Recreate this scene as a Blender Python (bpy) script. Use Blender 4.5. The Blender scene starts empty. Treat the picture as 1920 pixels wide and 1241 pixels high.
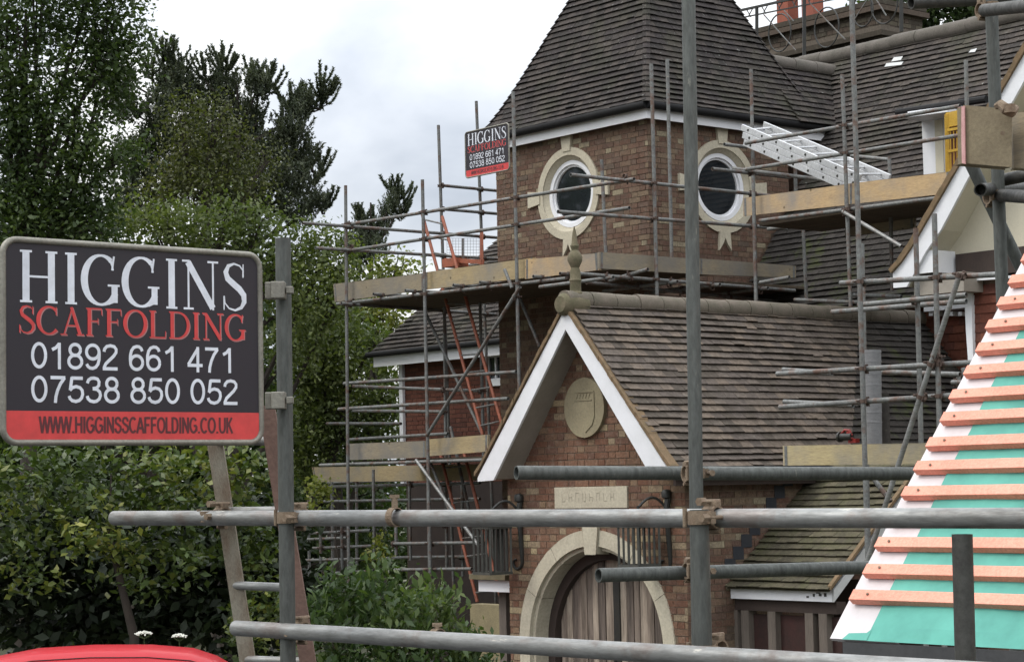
import bpy, math, random
import numpy as np
from math import sin, cos, tan, atan, atan2, radians, pi, sqrt
from mathutils import Vector, Matrix
from mathutils.geometry import tessellate_polygon
random.seed(7)
rng = np.random.default_rng(11)
sc = bpy.context.scene
col = sc.collection

# ------------------------------------------------------------------ camera
FPX = 4000.0                                   # focal length in photo pixels (1920 wide)
PITCH = atan(298 / FPX); ROLL = .02
F = Vector((0, cos(PITCH), sin(PITCH))); R0 = Vector((1, 0, 0)); U0 = Vector((0, -sin(PITCH), cos(PITCH)))
RV = R0 * cos(ROLL) - U0 * sin(ROLL); UV = R0 * sin(ROLL) + U0 * cos(ROLL)
CAM = Vector((0, 0, 3.05))
cd = bpy.data.cameras.new('camera'); cam = bpy.data.objects.new('camera', cd); col.objects.link(cam)
cd.sensor_width = 36; cd.lens = 36 * FPX / 1920; cd.clip_start = .1; cd.clip_end = 3000
m = Matrix.Identity(4)
for i in range(3):
    m[i][0] = RV[i]; m[i][1] = UV[i]; m[i][2] = -F[i]; m[i][3] = CAM[i]
cam.matrix_world = m
sc.camera = cam

# ------------------------------------------------------------------ sky, sun, exposure
SUN_EL, SUN_AZ = radians(52), radians(-100)    # azimuth from +Y towards +X
w = bpy.data.worlds.new('World'); sc.world = w; w.use_nodes = True
nt = w.node_tree; nt.nodes.clear()
def N(nt, t, **k):
    n = nt.nodes.new(t)
    for a, b in k.items():
        if a.startswith('_'): setattr(n, a[1:], b)
        else: n.inputs[a].default_value = b
    return n
def L(nt, a, b): nt.links.new(a, b)
out = N(nt, 'ShaderNodeOutputWorld')
sky = N(nt, 'ShaderNodeTexSky', _sky_type='NISHITA', _sun_disc=False, _sun_elevation=SUN_EL, _sun_rotation=SUN_AZ)
bg1 = N(nt, 'ShaderNodeBackground', Strength=.12); L(nt, sky.outputs[0], bg1.inputs[0])
tc = N(nt, 'ShaderNodeTexCoord')
mp = N(nt, 'ShaderNodeMapping'); mp.inputs['Scale'].default_value = (1, 1, 1.7); L(nt, tc.outputs['Generated'], mp.inputs[0])
nz = N(nt, 'ShaderNodeTexNoise', Scale=5.2, Detail=6, Roughness=.5); nz.inputs['Distortion'].default_value = .25; L(nt, mp.outputs[0], nz.inputs['Vector'])
rp = N(nt, 'ShaderNodeValToRGB'); L(nt, nz.outputs[0], rp.inputs[0])
e = rp.color_ramp.elements
e[0].position = .34; e[0].color = (.42, .455, .515, 1)
e[1].position = .60; e[1].color = (.95, .94, .91, 1)
k = e.new(.47); k.color = (.62, .65, .70, 1)
sx = N(nt, 'ShaderNodeSeparateXYZ'); L(nt, tc.outputs['Generated'], sx.inputs[0])
mr = N(nt, 'ShaderNodeMapRange'); L(nt, sx.outputs[2], mr.inputs[0])
for i, v in ((1, .12), (2, .68), (3, .98), (4, 2.8)): mr.inputs[i].default_value = v
bg2 = N(nt, 'ShaderNodeBackground'); L(nt, rp.outputs[0], bg2.inputs[0]); L(nt, mr.outputs[0], bg2.inputs[1])
mx = N(nt, 'ShaderNodeMixShader'); mx.inputs[0].default_value = .9
L(nt, bg1.outputs[0], mx.inputs[1]); L(nt, bg2.outputs[0], mx.inputs[2]); L(nt, mx.outputs[0], out.inputs[0])
sd = bpy.data.lights.new('sun', 'SUN'); sd.energy = 1.0; sd.angle = radians(16); sd.color = (1, .94, .84)
so = bpy.data.objects.new('sun', sd); col.objects.link(so)
sdir = Vector((sin(SUN_AZ) * cos(SUN_EL), cos(SUN_AZ) * cos(SUN_EL), sin(SUN_EL)))
so.rotation_euler = sdir.to_track_quat('Z', 'Y').to_euler(); so.location = (0, 0, 30)
sc.view_settings.view_transform = 'Standard'; sc.view_settings.look = 'None'
sc.view_settings.exposure = 0.43; sc.view_settings.gamma = 1; sc.view_settings.use_curve_mapping = False
sc.render.engine = 'CYCLES'

# ------------------------------------------------------------------ place frame: u = receding right, v = receding left
TA = radians(39.65)
VA = Vector((-sin(TA), cos(TA), 0)); VB = Vector((cos(TA), sin(TA), 0)); UP = Vector((0, 0, 1))
ORG = Vector((1.774, 22.359, 0))
def W(u, v, z=0): return ORG + VB * u + VA * v + UP * z
def ray(x, y): return F + RV * ((x - 960) / FPX) + UV * ((620.5 - y) / FPX)
def atY(x, y, Y):
    d = ray(x, y); return CAM + d * (Y / d.y)
def uvz(P):
    q = P - ORG; return (q.dot(VB), q.dot(VA), q.z)
def onU(x, y, u):
    d = ray(x, y); return CAM + d * ((u - (CAM - ORG).dot(VB)) / d.dot(VB))
def onV(x, y, v):
    d = ray(x, y); return CAM + d * ((v - (CAM - ORG).dot(VA)) / d.dot(VA))
def pl(x, y, s):
    return {'u': onU, 'v': onV, 'y': atY}[s[0]](x, y, s[1])

# ------------------------------------------------------------------ materials
def base(name):
    mt = bpy.data.materials.new(name); mt.use_nodes = True
    nt = mt.node_tree; return mt, nt, nt.nodes['Principled BSDF']
def ramp(nt, fac, cols, interp='LINEAR'):
    r = N(nt, 'ShaderNodeValToRGB'); r.color_ramp.interpolation = interp
    e = r.color_ramp.elements
    while len(e) < len(cols): e.new(.5)
    for i, (p, c) in enumerate(cols):
        e[i].position = p; e[i].color = (*c, 1)
    L(nt, fac, r.inputs[0]); return r.outputs[0]
def noise(nt, scale, detail=5, rough=.6, stretch=(1, 1, 1), coord='pos', dist=0):
    if coord == 'pos':
        g = N(nt, 'ShaderNodeNewGeometry'); o = g.outputs['Position']
    else:
        g = N(nt, 'ShaderNodeTexCoord'); o = g.outputs['Object']
    mp = N(nt, 'ShaderNodeMapping'); mp.inputs['Scale'].default_value = stretch; L(nt, o, mp.inputs[0])
    n = N(nt, 'ShaderNodeTexNoise', Scale=scale, Detail=detail, Roughness=rough, Distortion=dist)
    L(nt, mp.outputs[0], n.inputs['Vector']); return n.outputs[0]
def mixc(nt, f, a, b, mode='MIX'):
    n = N(nt, 'ShaderNodeMix', _data_type='RGBA', _blend_type=mode)
    for i, x in ((0, f), (6, a), (7, b)):
        if hasattr(x, 'links'): L(nt, x, n.inputs[i])
        elif isinstance(x, tuple): n.inputs[i].default_value = (*x, 1)
        else: n.inputs[i].default_value = x
    return n.outputs[2]
def bump(nt, b, h, s, d=.01):
    n = N(nt, 'ShaderNodeBump', Strength=s, Distance=d); L(nt, h, n.inputs['Height']); L(nt, n.outputs[0], b.inputs['Normal'])
def simple(name, c1, c2=None, scale=6, rough=.6, metal=0, bmp=.2, stretch=(1, 1, 1), lo=.35, hi=.65, fine=None, spec=.5, amt=.35):
    mt, nt, b = base(name)
    c2 = c2 or tuple(x * .75 for x in c1)
    n = noise(nt, scale, stretch=stretch)
    c = ramp(nt, n, [(lo, c2), (hi, c1)])
    n2 = noise(nt, fine or scale * 9, stretch=stretch)
    c = mixc(nt, amt, c, ramp(nt, n2, [(.3, tuple(x * .55 for x in c1)), (.7, tuple(min(1, x * 1.35) for x in c1))]))
    L(nt, c, b.inputs['Base Color']); b.inputs['Roughness'].default_value = rough; b.inputs['Metallic'].default_value = metal
    b.inputs['Specular IOR Level'].default_value = spec
    if bmp: bump(nt, b, n2, bmp, .004)
    return mt
M = {}
def tube_mat(name, c, dirt, splat, rust=.0, rough=.48, metal=.55, st=(1, 1, 1)):
    mt, nt, b = base(name)
    n1 = noise(nt, 4.5, 7, .68, st); n2 = noise(nt, 38, 4, .7, st); n3 = noise(nt, 11, 8, .75, st)
    cc = ramp(nt, n1, [(.32, dirt), (.6, c)])
    cc = mixc(nt, .45, cc, ramp(nt, n2, [(.3, tuple(x * .4 for x in c)), (.68, tuple(min(1, x * 1.5) for x in c))]))
    sp = ramp(nt, n3, [(.615, (0, 0, 0)), (.66, (.9, .9, .9))])
    cc = mixc(nt, sp, cc, splat)
    if rust:
        rr = ramp(nt, noise(nt, 6, 6, .7), [(.5, (0, 0, 0)), (.62, (rust,) * 3)])
        cc = mixc(nt, rr, cc, (.11, .05, .028))
    L(nt, cc, b.inputs['Base Color']); b.inputs['Metallic'].default_value = metal
    rg = ramp(nt, n2, [(.3, (rough + .15,) * 3), (.7, (rough - .1,) * 3)]); L(nt, rg, b.inputs['Roughness'])
    bump(nt, b, n2, .35, .002); return mt
M['tube'] = tube_mat('galvanised_tube', (.24, .245, .24), (.10, .095, .085), (.50, .48, .42), rust=.35, metal=.4, st=(.28, .28, 1.8))
M['tube_far'] = tube_mat('weathered_tube', (.165, .17, .165), (.075, .072, .068), (.27, .24, .20), rust=.75, rough=.6, metal=.25)
M['tube_dark'] = tube_mat('dark_tube', (.055, .055, .05), (.032, .030, .027), (.10, .09, .08), rough=.6, metal=.3)
M['tube_pole'] = tube_mat('mottled_tube', (.085, .092, .086), (.045, .047, .042), (.20, .20, .17), rough=.6, metal=.25, st=(1.8, 1.8, .4))
M['bore'] = simple('rusty_bore', (.06, .035, .025), rough=.9)
M['coupler'] = simple('rusty_coupler', (.235, .18, .125), (.12, .075, .045), scale=40, rough=.8, metal=.1, bmp=.8)
M['coupler_far'] = simple('dark_rust_coupler', (.10, .065, .05), (.05, .035, .03), scale=30, rough=.8, metal=.2)
M['ladder_rust'] = simple('rusty_galvanised_steel', (.27, .25, .20), (.15, .095, .06), scale=22, rough=.65, metal=.35, bmp=.5, stretch=(1, 1, .5))
M['ladder_brown'] = simple('red_rusty_steel', (.20, .12, .095), (.11, .07, .055), scale=9, rough=.7, metal=.2, bmp=.4)
M['orange'] = simple('orange_paint', (.36, .105, .055), (.17, .07, .045), scale=11, rough=.55, bmp=.3)
M['alu'] = simple('aluminium', (.62, .63, .64), (.5, .51, .52), scale=5, rough=.42, metal=.45, bmp=.1)
M['blue'] = simple('blue_plastic', (.02, .03, .12))
M['white'] = simple('white_paint', (.74, .75, .78), (.67, .68, .70), scale=3, rough=.45, bmp=.08, fine=60, amt=.07)
M['white_dirty'] = simple('dusty_white_paint', (.52, .53, .53), (.40, .41, .40), scale=3, rough=.5, bmp=.1, fine=30, amt=.07)
M['soffit'] = simple('beige_soffit_paint', (.30, .27, .23), (.24, .215, .18), scale=3, rough=.7, bmp=.1, amt=.14)
M['cream'] = simple('cream_render', (.56, .52, .41), (.50, .46, .36), scale=1.5, rough=.9, bmp=.5, fine=70, amt=.14)
M['stone'] = simple('cast_stone', (.47, .43, .33), (.38, .34, .26), scale=4, rough=.85, bmp=.3)
M['oval'] = simple('carved_sandstone', (.27, .235, .15), (.21, .18, .115), scale=5, rough=.9, bmp=.5)
M['mortar'] = simple('mortar', (.17, .13, .09), (.12, .09, .065), scale=8, rough=.95, bmp=.6)
M['mortar_dark'] = simple('dark_mortar', (.06, .045, .035), scale=8, rough=.95)
M['verge'] = simple('weathered_verge_mortar', (.19, .125, .07), (.09, .07, .035), scale=12, rough=.95, bmp=.8)
M['gutter'] = simple('black_gutter', (.014, .014, .015), (.02, .02, .02), rough=.7, bmp=0, spec=.15)
M['iron'] = simple('black_wrought_iron', (.016, .017, .017), (.03, .028, .02), scale=20, rough=.5, bmp=.3)
M['old_iron'] = simple('weathered_iron', (.06, .06, .05), (.025, .026, .024), scale=14, rough=.7, bmp=.3)
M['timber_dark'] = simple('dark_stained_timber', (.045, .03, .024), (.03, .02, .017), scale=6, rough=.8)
M['lead'] = simple('lead_flashing', (.028, .032, .040), (.045, .045, .048), scale=8, rough=.6, metal=.2)
M['finial'] = simple('mossy_terracotta', (.15, .125, .08), (.07, .07, .035), scale=9, rough=.95, bmp=.9)
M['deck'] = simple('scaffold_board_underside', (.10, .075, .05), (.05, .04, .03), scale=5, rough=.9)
M['roll'] = simple('grey_roll', (.19, .19, .195), (.13, .13, .135), scale=14, rough=.85, stretch=(1, 1, 3), bmp=.5)
M['yellow'] = simple('yellow_plastic', (.50, .31, .03), (.42, .25, .03), rough=.5)
M['coral'] = simple('treated_batten', (.78, .325, .235), (.68, .24, .165), scale=5, rough=.75, bmp=.4, stretch=(1, 1, 1), fine=120)
M['teal'] = simple('teal_membrane', (.11, .37, .305), (.08, .28, .235), scale=6, rough=.6, bmp=.3, fine=11, spec=.2, amt=.14)
M['undercloak'] = simple('white_verge_board', (.62, .59, .60), (.54, .51, .52), scale=2.5, rough=.8, bmp=.15, amt=.14)
M['dpc'] = simple('black_dpc', (.045, .047, .05), (.06, .06, .062), rough=.7)
M['umbel'] = simple('white_flower', (.75, .76, .68), rough=.8)
M['stem'] = simple('green_stem', (.07, .10, .035), rough=.8)
M['bark'] = simple('bark', (.045, .036, .028), (.025, .02, .017), scale=8, rough=.95, bmp=.8)
M['pink'] = simple('faded_pink_band', (.58, .33, .32), (.42, .20, .19), scale=25, rough=.7)
M['tyre'] = simple('tyre_rubber', (.02, .02, .02), rough=.9)
M['ground'] = simple('ground_soil_grass', (.07, .075, .04), (.05, .045, .03), scale=1.2, rough=1)
M['screen'] = simple('pot_terracotta', (.28, .085, .05), (.2, .06, .04), scale=9, rough=.85)
M['toolred'] = simple('red_tool_plastic', (.25, .02, .015), rough=.5)
def board_mat(name, c, d, knots=True):
    mt, nt, b = base(name)
    n1 = noise(nt, 3, 6, .6, (1, 1, 8), dist=1.2); n2 = noise(nt, 16, 5, .7, (1, 1, 9)); n3 = noise(nt, 1.6, 6, .6)
    cc = ramp(nt, n1, [(.3, d), (.62, c)])
    cc = mixc(nt, .4, cc, ramp(nt, n2, [(.35, tuple(x * .45 for x in c)), (.6, tuple(min(1, x * 1.25) for x in c))]))
    g = ramp(nt, n3, [(.42, (0, 0, 0)), (.66, (.7, .7, .7))]); cc = mixc(nt, g, cc, tuple(x * .5 + .03 for x in (sum(c) / 3,) * 3))
    if knots:
        v = N(nt, 'ShaderNodeTexVoronoi', Scale=4.5); gg = N(nt, 'ShaderNodeNewGeometry'); L(nt, gg.outputs['Position'], v.inputs['Vector'])
        kk = ramp(nt, v.outputs['Distance'], [(.06, (1, 1, 1)), (.10, (0, 0, 0))]); cc = mixc(nt, kk, cc, tuple(x * .3 for x in c))
    L(nt, cc, b.inputs['Base Color']); b.inputs['Roughness'].default_value = .85; bump(nt, b, n2, .5, .003); return mt
M['board'] = board_mat('pine_scaffold_board', (.36, .28, .155), (.25, .19, .105))
M['board_grey'] = board_mat('greyed_scaffold_board', (.26, .215, .145), (.18, .15, .105))
M['board_orange'] = board_mat('fresh_pine_board', (.46, .325, .175), (.37, .25, .135))
M['board_cream'] = board_mat('pale_ply_board', (.42, .345, .19), (.33, .265, .145), False)
M['board_brown'] = simple('muddy_scaffold_board', (.20, .165, .105), (.15, .12, .078), scale=9, rough=.9, bmp=.4)
M['door'] = None
def door_mat():
    mt, nt, b = base('weathered_oak_boards')
    at = N(nt, 'ShaderNodeAttribute'); at.attribute_name = 'rnd'
    c = ramp(nt, at.outputs['Fac'], [(0, (.052, .042, .036)), (.5, (.105, .086, .070)), (1, (.20, .172, .140))])
    n = noise(nt, 9, 7, .7, (1, 1, .09)); n2 = noise(nt, 55, 4, .7, (1, 1, .06))
    c = mixc(nt, .75, c, ramp(nt, n, [(.38, (.10, .08, .07)), (.6, (1, 1, 1))]), 'MULTIPLY')
    c = mixc(nt, .5, c, ramp(nt, n2, [(.35, (.3, .27, .25)), (.6, (1, 1, 1))]), 'MULTIPLY')
    c = mixc(nt, 1.0, c, (2.9, 2.85, 2.8), 'MULTIPLY')
    L(nt, c, b.inputs['Base Color']); b.inputs['Roughness'].default_value = .85; bump(nt, b, n2, .7, .004); return mt
M['door'] = door_mat()
M['oldwood'] = simple('silvered_timber', (.15, .125, .105), (.08, .065, .055), scale=10, rough=.9, stretch=(1, 1, .12), bmp=.5)
def attr_mat(name, cols, rough=.9, dirt=None, dscale=3, dlo=.5, dhi=.65, fine=30, interp='CONSTANT', mult=.35, bs=.4):
    mt, nt, b = base(name)
    at = N(nt, 'ShaderNodeAttribute'); at.attribute_name = 'rnd'
    c = ramp(nt, at.outputs['Fac'], cols, interp)
    n = noise(nt, fine, 5, .7)
    c = mixc(nt, mult, c, ramp(nt, n, [(.3, (.25, .25, .25)), (.55, (1, 1, 1)), (.75, (1.9, 1.9, 1.9))]), 'MULTIPLY')
    if dirt:
        for (dc, ds, lo, hi, amt) in dirt:
            c = mixc(nt, ramp(nt, noise(nt, ds, 8, .68), [(lo, (0, 0, 0)), (hi, (amt,) * 3)]), c, dc)
    L(nt, c, b.inputs['Base Color']); b.inputs['Roughness'].default_value = rough
    b.inputs['Specular IOR Level'].default_value = .25
    bump(nt, b, n, bs, .004); return mt
M['brick'] = attr_mat('mixed_stock_brick', [(0, (.155, .078, .050)), (.20, (.190, .105, .068)), (.45, (.165, .098, .064)), (.62, (.140, .078, .055)), (.74, (.21, .14, .088)), (.86, (.32, .255, .155)), (.93, (.26, .20, .13))],
    dirt=[((.23, .17, .13), 13, .52, .68, .6), ((.09, .055, .045), 5, .55, .7, .5)], fine=45, mult=.6)
M['brick_tower'] = attr_mat('brown_stock_brick', [(0, (.122, .070, .050)), (.22, (.140, .084, .060)), (.42, (.116, .073, .055)), (.58, (.152, .100, .069)), (.74, (.178, .128, .086)), (.90, (.26, .22, .15)), (.955, (.105, .078, .06))],
    dirt=[((.165, .13, .10), 11, .50, .68, .65), ((.07, .05, .04), 4, .54, .7, .5)], fine=45, mult=.6)
M['brick_red'] = attr_mat('red_brick', [(0, (.135, .052, .036)), (.4, (.155, .064, .044)), (.8, (.11, .046, .034))])
M['hung'] = attr_mat('red_hung_tile', [(0, (.15, .052, .034)), (.35, (.185, .07, .045)), (.7, (.125, .05, .037))])
lich = [((.26, .26, .24), 13, .64, .68, .9), ((.14, .135, .125), 26, .57, .68, .6), ((.05, .055, .03), 1.3, .5, .7, .5)]
M['tile_dark'] = attr_mat('dark_plain_tile', [(0, (0.030, 0.026, 0.024)), (.25, (0.044, 0.037, 0.033)), (.5, (0.036, 0.030, 0.029)), (.75, (0.054, 0.045, 0.040))], dirt=lich, fine=22, mult=.5)
M['tile_main'] = attr_mat('brown_plain_tile', [(0, (0.039, 0.034, 0.031)), (.25, (0.058, 0.049, 0.045)), (.5, (0.047, 0.040, 0.036)), (.75, (0.070, 0.059, 0.051))], dirt=lich, fine=22, mult=.5)
M['tile_porch'] = attr_mat('weathered_clay_tile', [(0, (0.076, 0.063, 0.051)), (.25, (0.114, 0.094, 0.078)), (.5, (0.093, 0.077, 0.066)), (.75, (0.137, 0.109, 0.086))], dirt=[((.05, .04, .03), 6, .55, .68, .7), ((.21, .195, .165), 12, .6, .7, .5)], fine=20, mult=.5)
M['tile_moss'] = attr_mat('mossy_tile', [(0, (.076, .068, .044)), (.3, (.094, .082, .054)), (.7, (.066, .058, .040))], dirt=[((.080, .082, .036), 5, .48, .64, .5), ((.04, .03, .022), 9, .56, .7, .7)], fine=25, mult=.5)
M['tile_shade'] = attr_mat('damp_shaded_tile', [(0, (.034, .030, .027)), (.3, (.045, .04, .036)), (.7, (.038, .034, .03))], dirt=[((.05, .06, .02), 2.5, .55, .66, .8)], fine=25, mult=.5)  # darker tile for the wing's far end: shade put into the colour, plus moss
def leaf_mat(name, cols, trans=.3, rough=.5):
    mt, nt, b = base(name)
    at = N(nt, 'ShaderNodeAttribute'); at.attribute_name = 'rnd'
    c = ramp(nt, at.outputs['Fac'], cols)
    L(nt, c, b.inputs['Base Color']); b.inputs['Roughness'].default_value = rough
    b.inputs['Specular IOR Level'].default_value = .3
    tr = N(nt, 'ShaderNodeBsdfTranslucent'); L(nt, mixc(nt, 1.0, c, (1.3, 1.5, .5), 'MULTIPLY'), tr.inputs[0])
    ms = N(nt, 'ShaderNodeMixShader'); ms.inputs[0].default_value = trans
    o = nt.nodes['Material Output']; L(nt, b.outputs[0], ms.inputs[1]); L(nt, tr.outputs[0], ms.inputs[2]); L(nt, ms.outputs[0], o.inputs[0])
    return mt
M['leaf_dark'] = leaf_mat('dark_broad_leaf', [(0, (0.026, 0.043, 0.019)), (.6, (0.050, 0.076, 0.028)), (.95, (0.087, 0.121, 0.036))])
M['leaf_mid'] = leaf_mat('mid_green_leaf', [(0, (0.040, 0.059, 0.023)), (.5, (0.090, 0.117, 0.039)), (1, (0.198, 0.226, 0.075))])
M['leaf_yel'] = leaf_mat('yellow_green_leaf', [(0, (0.059, 0.079, 0.021)), (.6, (0.145, 0.165, 0.035)), (1, (0.264, 0.244, 0.064))])
M['leaf_hedge'] = leaf_mat('laurel_leaf', [(0, (0.024, 0.040, 0.015)), (.55, (0.066, 0.098, 0.028)), (.82, (0.158, 0.177, 0.046)), (1, (0.316, 0.305, 0.093))], .25, .38)
M['leaf_shrub'] = leaf_mat('nettle_leaf', [(0, (.014, .028, .010)), (.5, (.042, .072, .024)), (1, (.115, .15, .05))])
M['needle'] = leaf_mat('pine_needle', [(0, (0.035, 0.047, 0.029)), (.6, (0.067, 0.081, 0.051)), (1, (0.124, 0.135, 0.085))], .15, .6)
def glass_mat(name, c=(.01, .012, .014)):
    mt, nt, b = base(name)
    L(nt, ramp(nt, noise(nt, 2.5), [(.3, c), (.7, tuple(x * 2.2 for x in c))]), b.inputs['Base Color'])
    b.inputs['Roughness'].default_value = .03; b.inputs['Specular IOR Level'].default_value = .5; return mt
M['glass'] = glass_mat('dark_window_glass')
M['lamp_glass'] = simple('dirty_lantern_glass', (.22, .20, .13), (.12, .11, .07), scale=12, rough=.3)
def car_paint():
    mt, nt, b = base('red_car_paint')
    L(nt, ramp(nt, noise(nt, 60, 2), [(.3, (.36, .006, .014)), (.7, (.40, .008, .017))]), b.inputs['Base Color'])
    b.inputs['Roughness'].default_value = .5; b.inputs['Specular IOR Level'].default_value = .25; b.inputs['Coat Weight'].default_value = .22; b.inputs['Coat Roughness'].default_value = .12; return mt
M['car'] = car_paint()
def flat(name, c, rough=.45):
    mt, nt, b = base(name)
    n = noise(nt, 18, 6, .7)
    L(nt, ramp(nt, n, [(.3, tuple(x * .74 + .004 for x in c)), (.7, c)]), b.inputs['Base Color']); b.inputs['Roughness'].default_value = rough; return mt
M['s_black'] = flat('sign_black', (.016, .012, .019), .6); M['s_white'] = flat('sign_white', (.72, .75, .82)); M['s_red'] = flat('sign_red', (.62, .055, .055))
M['s_dark'] = flat('sign_print_dark', (.10, .02, .025)); M['s_frame'] = simple('sign_frame_steel', (.25, .24, .205), (.15, .14, .12), scale=12, rough=.55, metal=.5, bmp=.3)

# ------------------------------------------------------------------ mesh builder
class MB:
    def __init__(s): s.v = []; s.f = []; s.r = []
    def face(s, pts, r=None):
        i = len(s.v); s.v += [tuple(p) for p in pts]; s.f.append(tuple(range(i, i + len(pts)))); s.r.append(random.random() if r is None else r)
    def box(s, o, x, y, z, r=None):
        """box from corner o with edge vectors x,y,z (right handed)"""
        o, x, y, z = map(Vector, (o, x, y, z)); i = len(s.v)
        s.v += [tuple(p) for p in (o, o + x, o + x + y, o + y, o + z, o + x + z, o + x + y + z, o + y + z)]
        q = [(0, 3, 2, 1), (4, 5, 6, 7), (0, 1, 5, 4), (1, 2, 6, 5), (2, 3, 7, 6), (3, 0, 4, 7)]
        rr = random.random() if r is None else r
        for a in q: s.f.append(tuple(i + k for k in a)); s.r.append(rr)
    def bar(s, P, Q, a, b, up=None, r=None):
        """rectangular bar, a = width across, b = along up"""
        P, Q = Vector(P), Vector(Q); d = (Q - P).normalized(); up = Vector(up or (0, 0, 1))
        if abs(d.dot(up.normalized())) > .97: up = Vector((1, 0, 0))
        x = d.cross(up).normalized(); y = x.cross(d).normalized()
        s.box(P - x * a / 2 - y * b / 2, x * a, Q - P, y * b, r)
    def tube(s, P, Q, rad, n=12, rad2=None, hollow=False, cap=True):
        P, Q = Vector(P), Vector(Q); d = (Q - P).normalized(); rad2 = rad if rad2 is None else rad2
        up = Vector((0, 0, 1)) if abs(d.z) < .9 else Vector((1, 0, 0))
        x = d.cross(up).normalized(); y = d.cross(x).normalized()
        def ring(c, r):
            i = len(s.v); s.v += [tuple(c + (x * cos(2 * pi * k / n) + y * sin(2 * pi * k / n)) * r) for k in range(n)]; return i
        def band(a, b):
            for k in range(n): s.f.append((a + k, a + (k + 1) % n, b + (k + 1) % n, b + k)); s.r.append(.5)
        A, B = ring(P, rad), ring(Q, rad2); band(B, A)
        if hollow:
            for e, c, dd in ((A, P, d), (B, Q, -d)):
                I = ring(c, rad * .82); J = ring(c + dd * rad * 3, rad * .82); band(e, I); band(I, J); s.f.append(tuple(range(J, J + n))); s.r.append(.5)
        elif cap:
            s.f.append(tuple(range(A, A + n))); s.r.append(.5); s.f.append(tuple(range(B + n - 1, B - 1, -1))); s.r.append(.5)
    def path(s, pts, rad, n=8):
        pts = [Vector(p) for p in pts]
        rads = rad if isinstance(rad, (list, tuple)) else [rad] * len(pts)
        prev = None; px = None
        for i, p in enumerate(pts):
            d = ((pts[min(i + 1, len(pts) - 1)] - pts[max(i - 1, 0)])).normalized()
            if px is None:
                up = Vector((0, 0, 1)) if abs(d.z) < .9 else Vector((1, 0, 0)); x = d.cross(up).normalized()
            else: x = (px - d * px.dot(d)).normalized()
            px = x; y = d.cross(x); a = len(s.v)
            s.v += [tuple(p + (x * cos(2 * pi * k / n) + y * sin(2 * pi * k / n)) * rads[i]) for k in range(n)]
            if prev is not None:
                for k in range(n): s.f.append((prev + k, prev + (k + 1) % n, a + (k + 1) % n, a + k)); s.r.append(.5)
            else: s.f.append(tuple(range(a + n - 1, a - 1, -1))); s.r.append(.5)
            prev = a
        s.f.append(tuple(range(prev, prev + n))); s.r.append(.5)
    def lathe(s, c, prof, n=20, axis=(0, 0, 1)):
        c = Vector(c); d = Vector(axis).normalized(); up = Vector((0, 1, 0)) if abs(d.y) < .9 else Vector((1, 0, 0))
        x = d.cross(up).normalized(); y = d.cross(x); prev = None
        for (r, h) in prof:
            a = len(s.v); s.v += [tuple(c + d * h + (x * cos(2 * pi * k / n) + y * sin(2 * pi * k / n)) * max(r, .0005)) for k in range(n)]
            if prev is not None:
                for k in range(n): s.f.append((prev + k, prev + (k + 1) % n, a + (k + 1) % n, a + k)); s.r.append(.5)
            prev = a
    def prism(s, pts, ext, r=None, holes=()):
        """planar polygon (with holes) extruded by vector ext"""
        loops = [[Vector(p) for p in pts]] + [[Vector(p) for p in h] for h in holes]; ext = Vector(ext)
        tri = tessellate_polygon(loops); allp = [p for l in loops for p in l]; i = len(s.v); n = len(allp)
        s.v += [tuple(p) for p in allp] + [tuple(p + ext) for p in allp]; rr = random.random() if r is None else r
        for t in tri:
            s.f.append((i + t[0], i + t[1], i + t[2])); s.r.append(rr); s.f.append((i + n + t[2], i + n + t[1], i + n + t[0])); s.r.append(rr)
        o = 0
        for l in loops:
            k = len(l)
            for a in range(k):
                b = (a + 1) % k; s.f.append((i + o + a, i + o + b, i + n + o + b, i + n + o + a)); s.r.append(rr)
            o += k
    def build(s, name, mt, parent=None, smooth=False, loc=None, bevel=0):
        if parent is not None: org = Vector(parent['org'])
        else: org = Vector(loc) if loc is not None else Vector(s.v[0])
        me = bpy.data.meshes.new(name); va = np.array(s.v) - np.array(org)
        me.from_pydata(va.tolist(), [], s.f)
        at = me.attributes.new('rnd', 'FLOAT', 'FACE'); at.data.foreach_set('value', np.array(s.r, dtype=np.float32))
        me.materials.append(mt); me.update()
        if smooth:
            me.polygons.foreach_set('use_smooth', [True] * len(me.polygons)); me.set_sharp_from_angle(angle=radians(40))
        o = bpy.data.objects.new(name, me); col.objects.link(o)
        if bevel:
            bv = o.modifiers.new('bevel', 'BEVEL'); bv.width = bevel; bv.segments = 2; bv.limit_method = 'ANGLE'
        if parent is not None: o.parent = parent
        else: o.location = org
        o['org'] = tuple(org)
        return o
def tag(o, label=None, cat=None, group=None, kind=None):
    if label: o['label'] = label
    if cat: o['category'] = cat
    if group: o['group'] = group
    if kind: o['kind'] = kind
    return o
def empty(name, loc, label, cat, group=None):
    o = bpy.data.objects.new(name, None); col.objects.link(o); o.location = loc; o.empty_display_size = .2
    o['org'] = tuple(loc); return tag(o, label, cat, group)
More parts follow.
